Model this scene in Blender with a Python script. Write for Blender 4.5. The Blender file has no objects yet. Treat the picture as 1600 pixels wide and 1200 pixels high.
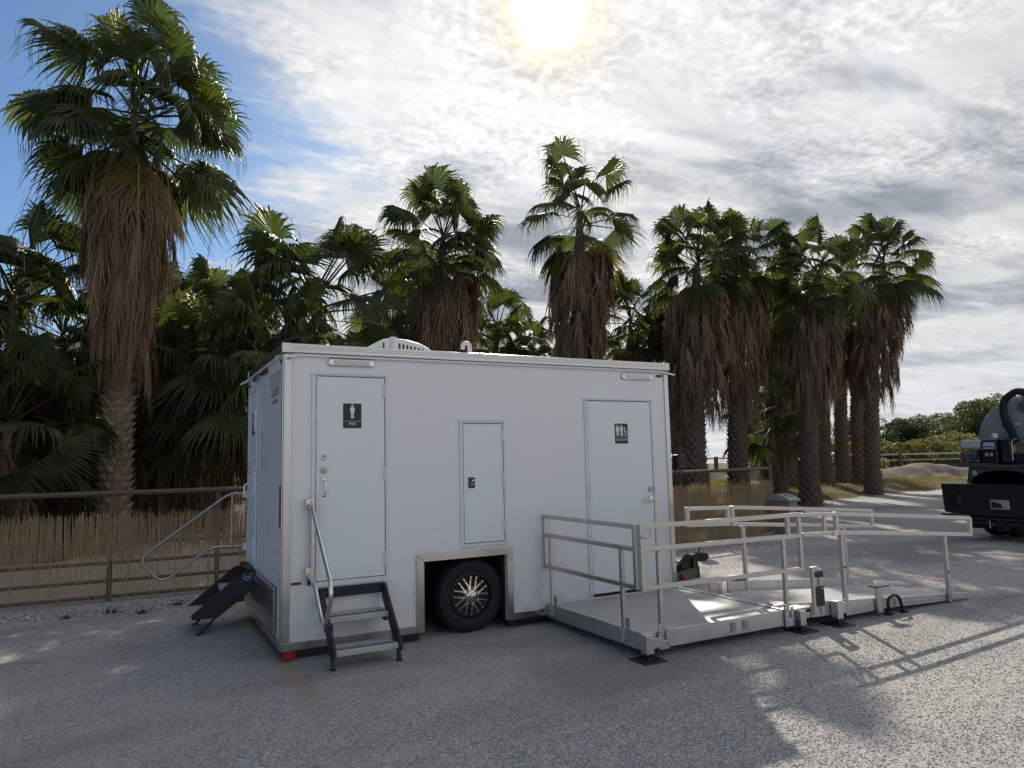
import bpy, bmesh, math, random
import numpy as np
from mathutils import Vector, Matrix, noise as mnoise
random.seed(11); rng = np.random.default_rng(5)
SC = bpy.context.scene
COL = SC.collection
PI = math.pi
# ------------------------------------------------------------------ camera
cam_d = bpy.data.cameras.new("camera"); cam = bpy.data.objects.new("camera", cam_d); COL.objects.link(cam)
cam_d.sensor_width = 36; cam_d.lens = 25.155; cam_d.clip_start = 0.1; cam_d.clip_end = 2000
_r = Vector((0.8853841, -0.4642752, -0.0233134)); _u = Vector((-0.0287819, -0.1048048, 0.9940762)); _f = Vector((0.4639683, 0.8794683, 0.1061552))
cam.matrix_world = Matrix(((_r.x, _u.x, -_f.x, -1.12395), (_r.y, _u.y, -_f.y, -6.35498), (_r.z, _u.z, -_f.z, 1.6247), (0, 0, 0, 1)))
SC.camera = cam
# ------------------------------------------------------------------ light
SUN = Vector((0.43785, 0.70998, 0.55156)).normalized()
EL, AZ = math.asin(SUN.z), math.atan2(SUN.x, SUN.y)
vs = SC.view_settings
SC.display_settings.display_device = 'sRGB'
vs.view_transform = 'Standard'; vs.look = 'None'; vs.gamma = 1; vs.use_curve_mapping = False; vs.exposure = 0.42
sl = bpy.data.lights.new("sun", 'SUN'); sl.energy = 3.3; sl.angle = math.radians(0.6); sl.color = (1.0, 0.93, 0.82)
so = bpy.data.objects.new("sun", sl); COL.objects.link(so); so.location = (20, 30, 40)
so.rotation_euler = SUN.to_track_quat('Z', 'Y').to_euler()

W = bpy.data.worlds.new("World"); SC.world = W; W.use_nodes = True
def world():
    nt = W.node_tree; N, L = nt.nodes, nt.links; N.clear()
    def n(t, **k):
        x = N.new(t)
        for a, v in k.items(): setattr(x, a, v)
        return x
    def math_(op, a, b=None, c=None, clamp=False):
        x = n('ShaderNodeMath', operation=op, use_clamp=clamp)
        for i, v in enumerate((a, b, c)):
            if v is None: continue
            if isinstance(v, (int, float)): x.inputs[i].default_value = v
            else: L.new(v, x.inputs[i])
        return x.outputs[0]
    def ramp(v, lo, hi):
        x = n('ShaderNodeMapRange', interpolation_type='SMOOTHSTEP'); L.new(v, x.inputs[0])
        x.inputs[1].default_value = lo; x.inputs[2].default_value = hi
        return x.outputs[0]
    def mix(f, a, b):
        x = n('ShaderNodeMix', data_type='RGBA')
        if isinstance(f, float): x.inputs[0].default_value = f
        else: L.new(f, x.inputs[0])
        for i, v in ((6, a), (7, b)):
            if isinstance(v, tuple): x.inputs[i].default_value = (*v, 1)
            else: L.new(v, x.inputs[i])
        return x.outputs[2]
    def noise(vec, scale, det=4, rough=.5, dist=0.):
        x = n('ShaderNodeTexNoise'); x.inputs['Scale'].default_value = scale; x.inputs['Detail'].default_value = det
        x.inputs['Roughness'].default_value = rough; x.inputs['Distortion'].default_value = dist
        L.new(vec, x.inputs['Vector']); return x.outputs['Fac']
    sky = n('ShaderNodeTexSky', sky_type='NISHITA'); sky.sun_disc = False
    sky.sun_elevation = EL; sky.sun_rotation = AZ; sky.altitude = 400; sky.air_density = 1.1; sky.dust_density = 0.7; sky.ozone_density = 1.5
    tc = n('ShaderNodeTexCoord'); d = tc.outputs['Generated']
    sp = n('ShaderNodeSeparateXYZ'); L.new(d, sp.inputs[0])
    zc = math_('ADD', math_('MAXIMUM', sp.outputs[2], 0.0), 0.10)
    cb = n('ShaderNodeCombineXYZ'); L.new(math_('DIVIDE', sp.outputs[0], zc), cb.inputs[0]); L.new(math_('DIVIDE', sp.outputs[1], zc), cb.inputs[1])
    uv = cb.outputs[0]
    st = n('ShaderNodeMapping'); L.new(uv, st.inputs[0]); st.inputs['Rotation'].default_value = (0, 0, 0.9); st.inputs['Scale'].default_value = (0.55, 1.5, 1); st.inputs['Location'].default_value = (3.1, 1.7, 0)
    sv = st.outputs[0]
    big = noise(sv, 0.75, 5, .55, .3)
    streak = noise(sv, 2.2, 6, .6, .8)
    rip = ramp(noise(sv, 13.0, 4, .6, .5), .28, .72)
    rip2 = ramp(noise(uv, 40.0, 2, .55, .15), .28, .72); amp = ramp(noise(uv, 1.9, 3, .5, .3), .36, .64)
    shade = noise(uv, 1.15, 4, .55, .5)
    patch = noise(sv, 3.0, 4, .5, .6)
    # more cloud to the right of the view, clearing towards the left
    az = math_('ADD', math_('MULTIPLY', sp.outputs[0], 1.0), math_('MULTIPLY', sp.outputs[1], -0.30))
    cov = math_('ADD', math_('MULTIPLY', big, 0.9), math_('MULTIPLY', streak, 0.45))
    cov = math_('ADD', cov, math_('MULTIPLY', rip, 0.08))
    az = math_('MAXIMUM', az, -.40)
    cov = math_('ADD', cov, math_('MULTIPLY', az, 1.15))
    mask = ramp(cov, 0.46, 0.72)
    mask = math_('MULTIPLY', mask, 0.98)
    # brightness: altocumulus ripples over broad grey patches
    b = math_('ADD', 5.45, math_('MULTIPLY', math_('MULTIPLY', math_('SUBTRACT', rip, .5), 1.0), math_('ADD', .25, amp)))
    b = math_('ADD', b, math_('MULTIPLY', math_('MULTIPLY', math_('SUBTRACT', rip2, .5), 1.5), math_('ADD', .15, amp)))
    b = math_('ADD', b, math_('MULTIPLY', math_('SUBTRACT', streak, .5), 4.6))
    grey = ramp(math_('ADD', math_('MULTIPLY', shade, .65), math_('MULTIPLY', patch, .35)), .44, .62)
    b = math_('MULTIPLY', b, math_('SUBTRACT', 1.12, math_('MULTIPLY', grey, .64)))
    vm = n('ShaderNodeVectorMath', operation='DOT_PRODUCT'); L.new(d, vm.inputs[0]); vm.inputs[1].default_value = SUN
    dot = vm.outputs['Value']
    ang = math_('ARCCOSINE', math_('MINIMUM', dot, .99999))
    near = math_('POWER', math_('MAXIMUM', dot, 0.0), 10.0)
    b = math_('MULTIPLY', b, math_('ADD', .88, math_('MULTIPLY', near, .20)))
    ccol = n('ShaderNodeVectorMath', operation='SCALE'); 
    tint = mix(grey, (1.0, 1.0, .985), (.88, .97, 1.12)); L.new(tint, ccol.inputs[0]); L.new(b, ccol.inputs['Scale'])
    blue = n('ShaderNodeVectorMath', operation='MULTIPLY'); L.new(sky.outputs[0], blue.inputs[0]); blue.inputs[1].default_value = (.46, .60, .74)
    c = mix(mask, blue.outputs[0], ccol.outputs[0])
    # thin veil low on the horizon
    hz = ramp(sp.outputs[2], .26, .0)
    c = mix(math_('MULTIPLY', hz, .62), c, (6.0, 6.25, 6.4))
    # the sun seen through thin cloud: burnt-out core fading into a warm corona
    wob = math_('ADD', ang, math_('MULTIPLY', math_('SUBTRACT', streak, .5), .035))
    def gl(w, p): return math_('POWER', 2.71828, math_('MULTIPLY', math_('POWER', math_('DIVIDE', math_('MAXIMUM', wob, 0.0), w), p), -1.0))
    def add(base, f, col):
        x = n('ShaderNodeVectorMath', operation='SCALE'); x.inputs[0].default_value = col; L.new(f, x.inputs['Scale'])
        y = n('ShaderNodeVectorMath', operation='ADD'); L.new(base, y.inputs[0]); L.new(x.outputs[0], y.inputs[1]); return y.outputs[0]
    warm = n('ShaderNodeVectorMath', operation='MULTIPLY'); L.new(c, warm.inputs[0]); warm.inputs[1].default_value = (1.12, .92, .62)
    c = mix(math_('MULTIPLY', gl(.062, 3.0), .8), c, warm.outputs[0])
    c = add(c, gl(.26, 1.2), (.9, .85, .72)); c = add(c, gl(.046, 2.0), (2.6, 1.8, .7)); c = add(c, gl(.026, 2.2), (40., 38., 34.))
    bg = n('ShaderNodeBackground'); L.new(c, bg.inputs[0]); bg.inputs[1].default_value = 0.1
    o = n('ShaderNodeOutputWorld'); L.new(bg.outputs[0], o.inputs[0])
world()
W.cycles.sampling_method = 'MANUAL'; W.cycles.sample_map_resolution = 1024
SC.cycles.max_bounces = 6; SC.cycles.diffuse_bounces = 3; SC.cycles.glossy_bounces = 3; SC.cycles.transmission_bounces = 3; SC.cycles.transparent_max_bounces = 6
SC.cycles.sample_clamp_indirect = 4; SC.cycles.caustics_reflective = False; SC.cycles.caustics_refractive = False; SC.cycles.use_denoising = True

# ------------------------------------------------------------------ materials
def new_mat(name):
    m = bpy.data.materials.new(name); m.use_nodes = True
    nt = m.node_tree; b = nt.nodes['Principled BSDF']
    return m, nt.nodes, nt.links, b
def simple(name, col, rough=.5, metal=0., var=.12, scale=8., bump=0., bscale=60., stretch=None, coat=0., dirt=None):
    """principled with noise-driven colour wear, roughness variation and optional bump"""
    m, N, L, b = new_mat(name)
    tc = N.new('ShaderNodeTexCoord'); vec = tc.outputs['Object']
    if stretch:
        mp = N.new('ShaderNodeMapping'); mp.inputs['Scale'].default_value = stretch; L.new(vec, mp.inputs[0]); vec = mp.outputs[0]
    nz = N.new('ShaderNodeTexNoise'); nz.inputs['Scale'].default_value = scale; nz.inputs['Detail'].default_value = 6; nz.inputs['Roughness'].default_value = .6; L.new(vec, nz.inputs['Vector'])
    mx = N.new('ShaderNodeMix'); mx.data_type = 'RGBA'; L.new(nz.outputs['Fac'], mx.inputs[0])
    d = dirt or tuple(c*(1-2*var) for c in col)
    mx.inputs[6].default_value = (*d, 1); mx.inputs[7].default_value = (*[min(1, c*(1+var)) for c in col], 1)
    L.new(mx.outputs[2], b.inputs['Base Color'])
    mr = N.new('ShaderNodeMapRange'); L.new(nz.outputs['Fac'], mr.inputs[0]); mr.inputs[1].default_value = .3; mr.inputs[2].default_value = .7; mr.inputs[3].default_value = max(.04, rough*.8); mr.inputs[4].default_value = min(1, rough*1.2)
    L.new(mr.outputs[0], b.inputs['Roughness'])
    b.inputs['Metallic'].default_value = metal; b.inputs['Coat Weight'].default_value = coat
    if bump:
        n2 = N.new('ShaderNodeTexNoise'); n2.inputs['Scale'].default_value = bscale; n2.inputs['Detail'].default_value = 4; L.new(vec, n2.inputs['Vector'])
        bp = N.new('ShaderNodeBump'); bp.inputs['Strength'].default_value = bump; bp.inputs['Distance'].default_value = .01; L.new(n2.outputs['Fac'], bp.inputs['Height']); L.new(bp.outputs[0], b.inputs['Normal'])
    return m
M = {}
M['white'] = simple('white_panel', (.80, .81, .83), .30, var=.012, scale=2.2, bump=.02, bscale=3.0)
def grime(m):
    # splash dust near the bottom edge and faint vertical streaks
    N, L = m.node_tree.nodes, m.node_tree.links; b = N['Principled BSDF']; src = b.inputs['Base Color'].links[0].from_socket
    tc = N.new('ShaderNodeTexCoord'); sp = N.new('ShaderNodeSeparateXYZ'); L.new(tc.outputs['Object'], sp.inputs[0])
    def nz(sc, stretch):
        mp = N.new('ShaderNodeMapping'); mp.inputs['Scale'].default_value = stretch; L.new(tc.outputs['Object'], mp.inputs[0])
        x = N.new('ShaderNodeTexNoise'); x.inputs['Scale'].default_value = sc; x.inputs['Detail'].default_value = 6; x.inputs['Roughness'].default_value = .65; L.new(mp.outputs[0], x.inputs['Vector']); return x.outputs['Fac']
    def rm(v, a, c, o=1.):
        x = N.new('ShaderNodeMapRange'); x.interpolation_type = 'SMOOTHSTEP'; L.new(v, x.inputs[0]); x.inputs[1].default_value = a; x.inputs[2].default_value = c; x.inputs[4].default_value = o; return x.outputs[0]
    def mu(a, c):
        x = N.new('ShaderNodeMath'); x.operation = 'MULTIPLY'; L.new(a, x.inputs[0]); L.new(c, x.inputs[1]); return x.outputs[0]
    f1 = mu(rm(sp.outputs[2], .75, .08, .55), rm(nz(5., (1, 1, 1)), .35, .7)); f2 = mu(rm(nz(9., (1, 1, .06)), .52, .75, .22), rm(nz(1.2, (1, 1, 1)), .4, .65))
    ad = N.new('ShaderNodeMath'); ad.operation = 'MAXIMUM'; L.new(f1, ad.inputs[0]); L.new(f2, ad.inputs[1])
    mx = N.new('ShaderNodeMix'); mx.data_type = 'RGBA'; L.new(ad.outputs[0], mx.inputs[0]); L.new(src, mx.inputs[6]); mx.inputs[7].default_value = (.50, .47, .42, 1); L.new(mx.outputs[2], b.inputs['Base Color'])
grime(M['white'])
M['white2'] = simple('white_door', (.80, .83, .87), .38, var=.02, scale=3., bump=.04, bscale=5.)
M['trim_white'] = simple('white_trim', (.74, .76, .78), .4, var=.05, scale=9.)
M['plastic'] = simple('white_plastic', (.78, .78, .76), .45, var=.05)
M['alu'] = simple('aluminium', (.56, .555, .54), .38, 1., var=.06, scale=9., bump=.03, bscale=120.)
M['trim'] = simple('aluminium_trim', (.58, .575, .56), .22, 1., var=.03, scale=3.)
M['deck'] = simple('deck_aluminium', (.58, .58, .58), .46, .75, var=.14, scale=3.2, stretch=(1, 3, 1), bump=.10, bscale=140., dirt=(.30, .295, .29))
M['ramp_alu'] = simple('ramp_aluminium', (.62, .62, .61), .42, .85, var=.12, scale=8., bump=.05, bscale=60.)
M['chrome'] = simple('bright_chrome', (.78, .74, .66), .20, 1., var=.08, scale=20.)
M['spoke'] = simple('bronze_chrome', (.77, .71, .61), .20, 1., var=.1, scale=20.)
M['steel'] = simple('worn_steel', (.42, .40, .37), .4, 1., var=.1, scale=30.)
M['black'] = simple('black_paint', (.014, .015, .017), .45, var=.3, scale=15., bump=.05)
M['rubber'] = simple('rubber', (.010, .010, .011), .75, var=.25, scale=12., bump=.1, bscale=150.)
M['gloss_black'] = simple('gloss_black', (.010, .010, .012), .25, var=.2, scale=15.)
M['dark'] = simple('dark_recess', (.008, .008, .008), .8, var=.3)
M['step_dark'] = simple('step_dark', (.010, .014, .017), .55, var=.25, scale=10., bump=.06)
M['tread'] = simple('tread_aluminium', (.52, .53, .54), .5, .35, var=.15, scale=30., stretch=(1, 8, 1))
M['redlens'] = simple('red_lens', (.42, .02, .02), .25, var=.2, scale=20.)
M['darkred'] = simple('dark_red_lens', (.14, .022, .018), .25, var=.2, scale=20.)
M['lens'] = simple('clear_lens', (.55, .58, .62), .15, .3, var=.1, scale=20.)
M['signblack'] = simple('sign_black', (.016, .018, .022), .4, var=.15, scale=20.)
M['signwhite'] = simple('sign_white', (.80, .80, .80), .5, var=.04)
M['greytext'] = simple('grey_lettering', (.30, .29, .28), .5, var=.05)
M['paletext'] = simple('pale_lettering', (.56, .53, .50), .5, var=.05)
M['blue'] = simple('blue_label', (.02, .09, .36), .35, var=.1)
M['pipe'] = simple('rusty_brown_pipe', (.13, .095, .075), .6, .2, var=.25, scale=14., bump=.1, bscale=60.)
M['bin'] = simple('beige_grey_plastic', (.32, .28, .235), .95, var=.12, scale=7., bump=.05)
M['binlid'] = simple('pale_grey_plastic', (.42, .41, .40), .8, var=.08, scale=7.)
M['tank'] = simple('grey_tank_steel', (.36, .35, .34), .6, .15, var=.12, scale=4., stretch=(1, 1, 2), bump=.04)
M['olive'] = simple('olive_grey_deck', (.10, .095, .085), .5, .2, var=.2, scale=8.)
M['truckblack'] = simple('truck_black', (.012, .013, .016), .32, var=.3, scale=6., coat=.2)
M['red'] = simple('red_plastic', (.36, .02, .03), .35, var=.15)
M['cream'] = simple('cream_plastic', (.55, .54, .50), .45, var=.08)
M['engine'] = simple('engine_metal', (.30, .29, .28), .4, .8, var=.3, scale=25.)
M['railwhite'] = simple('pale_pipe', (.62, .62, .58), .5, .2, var=.15, scale=2.)
M['rust'] = simple('weathered_post', (.10, .085, .07), .7, var=.25, scale=6.)
M['trunk'] = simple('palm_trunk', (.20, .155, .12), .9, var=.35, scale=9., bump=.5, bscale=28., stretch=(1, 1, 2.2), dirt=(.05, .038, .030))
M['boot'] = simple('palm_boot', (.36, .285, .215), .9, var=.30, scale=14., bump=.4, bscale=40., dirt=(.10, .075, .055))
M['bark'] = simple('tree_bark', (.09, .075, .06), .9, var=.3, scale=5., bump=.4, bscale=12.)
M['weed'] = simple('weed_green', (.06, .075, .03), .7, var=.3, scale=20.)

def leafy(name, ca, cb, trans=.35, rough=.42, spread=1., spec=.5, fine=18.):
    """leaf: per-object hue spread, translucent so that back-lit blades glow"""
    m, N, L, b = new_mat(name)
    oi = N.new('ShaderNodeObjectInfo'); tc = N.new('ShaderNodeTexCoord')
    nz = N.new('ShaderNodeTexNoise'); nz.inputs['Scale'].default_value = fine; nz.inputs['Detail'].default_value = 3; L.new(tc.outputs['Object'], nz.inputs['Vector'])
    ad = N.new('ShaderNodeMath'); ad.operation = 'MULTIPLY_ADD'; L.new(oi.outputs['Random'], ad.inputs[0]); ad.inputs[1].default_value = .75*spread
    ml = N.new('ShaderNodeMath'); ml.operation = 'MULTIPLY_ADD'; L.new(nz.outputs['Fac'], ml.inputs[0]); ml.inputs[1].default_value = .9; ml.inputs[2].default_value = -.35
    L.new(ml.outputs[0], ad.inputs[2]); ad.use_clamp = True
    mx = N.new('ShaderNodeMix'); mx.data_type = 'RGBA'; L.new(ad.outputs[0], mx.inputs[0]); mx.inputs[6].default_value = (*ca, 1); mx.inputs[7].default_value = (*cb, 1)
    L.new(mx.outputs[2], b.inputs['Base Color']); b.inputs['Roughness'].default_value = rough; b.inputs['Specular IOR Level'].default_value = spec
    if trans:
        t = N.new('ShaderNodeBsdfTranslucent'); h = N.new('ShaderNodeMix'); h.data_type = 'RGBA'; h.blend_type = 'MULTIPLY'; h.inputs[0].default_value = 1
        L.new(mx.outputs[2], h.inputs[6]); h.inputs[7].default_value = (1.6, 1.62, .62, 1); L.new(h.outputs[2], t.inputs[0])
        ms = N.new('ShaderNodeMixShader'); ms.inputs[0].default_value = trans; L.new(b.outputs[0], ms.inputs[1]); L.new(t.outputs[0], ms.inputs[2])
        L.new(ms.outputs[0], N['Material Output'].inputs['Surface'])
    return m
M['frond'] = leafy('palm_frond', (.036, .056, .021), (.098, .118, .036), .45, .42)
M['frond_y'] = leafy('yellowing_frond', (.10, .11, .025), (.22, .17, .035), .4, .5)
M['dead'] = leafy('dead_frond', (.135, .085, .058), (.32, .22, .155), .12, .8, spec=.2)
M['petiole'] = simple('petiole', (.09, .10, .045), .45, var=.25)
M['tree_leaf'] = leafy('tree_leaf', (.045, .065, .026), (.11, .13, .055), .3, .55, fine=.8)
M['bush_leaf'] = leafy('bush_leaf', (.13, .13, .05), (.24, .22, .10), .3, .6, fine=1.2)
M['bright_bush'] = leafy('bright_bush', (.14, .17, .03), (.22, .24, .05), .4, .6, fine=1.2)
M['reed'] = leafy('reed', (.32, .23, .145), (.58, .45, .30), .22, .7, spec=.2, fine=45.)
M['dry_grass'] = leafy('dry_grass', (.16, .13, .05), (.34, .28, .12), .3, .7, fine=4.)

def gravel():
    m, N, L, b = new_mat('gravel')
    tc = N.new('ShaderNodeTexCoord'); P = tc.outputs['Object']
    def nz(scale, det=5, rough=.6, vec=P, dist=0.):
        x = N.new('ShaderNodeTexNoise'); x.inputs['Scale'].default_value = scale; x.inputs['Detail'].default_value = det; x.inputs['Roughness'].default_value = rough; x.inputs['Distortion'].default_value = dist; L.new(vec, x.inputs['Vector']); return x.outputs['Fac']
    def vor(scale):
        x = N.new('ShaderNodeTexVoronoi'); x.inputs['Scale'].default_value = scale; L.new(P, x.inputs['Vector']); return x
    def mth(op, a, c=None, d=None, clamp=False):
        x = N.new('ShaderNodeMath'); x.operation = op; x.use_clamp = clamp
        for i, v in enumerate((a, c, d)):
            if v is None: continue
            if isinstance(v, (int, float)): x.inputs[i].default_value = v
            else: L.new(v, x.inputs[i])
        return x.outputs[0]
    def rmp(v, lo, hi):
        x = N.new('ShaderNodeMapRange'); x.interpolation_type = 'SMOOTHSTEP'; L.new(v, x.inputs[0]); x.inputs[1].default_value = lo; x.inputs[2].default_value = hi; return x.outputs[0]
    def mix(f, a, c):
        x = N.new('ShaderNodeMix'); x.data_type = 'RGBA'; L.new(f, x.inputs[0])
        for i, v in ((6, a), (7, c)):
            if isinstance(v, tuple): x.inputs[i].default_value = (*v, 1)
            else: L.new(v, x.inputs[i])
        return x.outputs[2]
    v1, v2 = vor(125.), vor(55.)
    s1 = N.new('ShaderNodeSeparateColor'); L.new(v1.outputs['Color'], s1.inputs[0]); s2 = N.new('ShaderNodeSeparateColor'); L.new(v2.outputs['Color'], s2.inputs[0])
    rnd = mth('POWER', s1.outputs[0], 1.3)
    c = mix(rnd, (.18, .173, .165), (.63, .61, .585))
    c = mix(mth('MULTIPLY', rmp(s2.outputs[1], .72, .9), .7), c, (.60, .59, .57))
    # compacted pale dust, in broad tracks and blotches
    mp = N.new('ShaderNodeMapping'); mp.inputs['Rotation'].default_value = (0, 0, -.35); mp.inputs['Scale'].default_value = (.32, 1.0, 1); L.new(P, mp.inputs[0])
    t = mth('ADD', mth('MULTIPLY', nz(.70, 7, .64, mp.outputs[0], .9), .72), mth('MULTIPLY', nz(4., 6, .72), .28))
    sx = N.new('ShaderNodeSeparateXYZ'); L.new(P, sx.inputs[0])
    t = mth('ADD', t, mth('MULTIPLY', rmp(sx.outputs[0], 1.0, 8.0), .03))
    dust = rmp(t, .44, .59)
    fine = nz(160., 2, .6)
    dcol = mix(fine, (.35, .315, .27), (.53, .485, .42))
    dm = mth('MULTIPLY', dust, mth('ADD', .32, mth('MULTIPLY', rmp(s1.outputs[1], .25, .8), .48)))
    c = mix(dm, c, dcol)
    # dark damp tint variation
    c = mix(mth('MULTIPLY', rmp(nz(.45, 6, .66, mp.outputs[0], .7), .47, .62), .62), c, (.185, .18, .175))
    # worn yellow paint line along the trailer's end
    line = mth('MULTIPLY', rmp(mth('ABSOLUTE', mth('SUBTRACT', mth('ADD', sx.outputs[0], mth('MULTIPLY', mth('SUBTRACT', nz(2.5), .5), .12)), .02)), .13, .05),
               mth('MULTIPLY', rmp(sx.outputs[1], -1.9, -1.2), rmp(sx.outputs[1], 3.2, 2.6)))
    wear = mth('MULTIPLY', rmp(nz(9., 6, .75), .40, .62), rmp(sx.outputs[1], -1.9, .4))
    c = mix(mth('MULTIPLY', line, mth('ADD', mth('MULTIPLY', wear, .75), .22)), c, (.40, .25, .07))
    L.new(c, b.inputs['Base Color']); b.inputs['Roughness'].default_value = .85; b.inputs['Specular IOR Level'].default_value = .35
    h = mth('ADD', mth('MULTIPLY', v1.outputs['Distance'], -.9), mth('MULTIPLY', v2.outputs['Distance'], -.35))
    h = mth('MULTIPLY', h, mth('SUBTRACT', 1.0, mth('MULTIPLY', dust, .6)))
    h = mth('ADD', h, mth('MULTIPLY', nz(3., 5, .6), .5))
    bp = N.new('ShaderNodeBump'); bp.inputs['Strength'].default_value = .75; bp.inputs['Distance'].default_value = .011; L.new(h, bp.inputs['Height']); L.new(bp.outputs[0], b.inputs['Normal'])
    return m
M['gravel'] = gravel()
def soil(name, a, b_, g, gscale=.35, glo=.5, ghi=.62, bump=.8):
    m, N, L, b = new_mat(name)
    tc = N.new('ShaderNodeTexCoord'); P = tc.outputs['Object']
    def nz(scale, det=6, rough=.65):
        x = N.new('ShaderNodeTexNoise'); x.inputs['Scale'].default_value = scale; x.inputs['Detail'].default_value = det; x.inputs['Roughness'].default_value = rough; L.new(P, x.inputs['Vector']); return x.outputs['Fac']
    def mix(f, c, d):
        x = N.new('ShaderNodeMix'); x.data_type = 'RGBA'; L.new(f, x.inputs[0])
        for i, v in ((6, c), (7, d)):
            if isinstance(v, tuple): x.inputs[i].default_value = (*v, 1)
            else: L.new(v, x.inputs[i])
        return x.outputs[2]
    r = N.new('ShaderNodeMapRange'); L.new(nz(gscale), r.inputs[0]); r.inputs[1].default_value = glo; r.inputs[2].default_value = ghi
    c = mix(nz(7.), a, b_); c = mix(r.outputs[0], c, g)
    c2 = mix(nz(40., 3), (.55, .55, .55), (1.3, 1.3, 1.3)); x = N.new('ShaderNodeMix'); x.data_type = 'RGBA'; x.blend_type = 'MULTIPLY'; x.inputs[0].default_value = .7; L.new(c, x.inputs[6]); L.new(c2, x.inputs[7])
    L.new(x.outputs[2], b.inputs['Base Color']); b.inputs['Roughness'].default_value = .95; b.inputs['Specular IOR Level'].default_value = .15
    bp = N.new('ShaderNodeBump'); bp.inputs['Strength'].default_value = bump; bp.inputs['Distance'].default_value = .05; L.new(nz(11.), bp.inputs['Height']); L.new(bp.outputs[0], b.inputs['Normal'])
    return m
M['soil'] = soil('grove_soil', (.10, .08, .055), (.20, .155, .11), (.20, .165, .075))
M['dirt'] = soil('pale_dirt', (.38, .30, .22), (.62, .52, .40), (.50, .41, .31), bump=1.)
M['berm'] = soil('berm_dirt', (.17, .135, .105), (.40, .33, .265), (.30, .24, .19), bump=1.)
for k_ in ('bin', 'binlid', 'tank', 'trunk', 'boot'): M[k_].node_tree.nodes['Principled BSDF'].inputs['Specular IOR Level'].default_value = .12
def stones_mat():
    m, N, L, b = new_mat('loose_stone'); g = N.new('ShaderNodeNewGeometry')
    mx = N.new('ShaderNodeMix'); mx.data_type = 'RGBA'; L.new(g.outputs['Random Per Island'], mx.inputs[0]); mx.inputs[6].default_value = (.26, .255, .25, 1); mx.inputs[7].default_value = (.55, .53, .50, 1)
    L.new(mx.outputs[2], b.inputs['Base Color']); b.inputs['Roughness'].default_value = .8; return m
M['stone'] = stones_mat()

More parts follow.
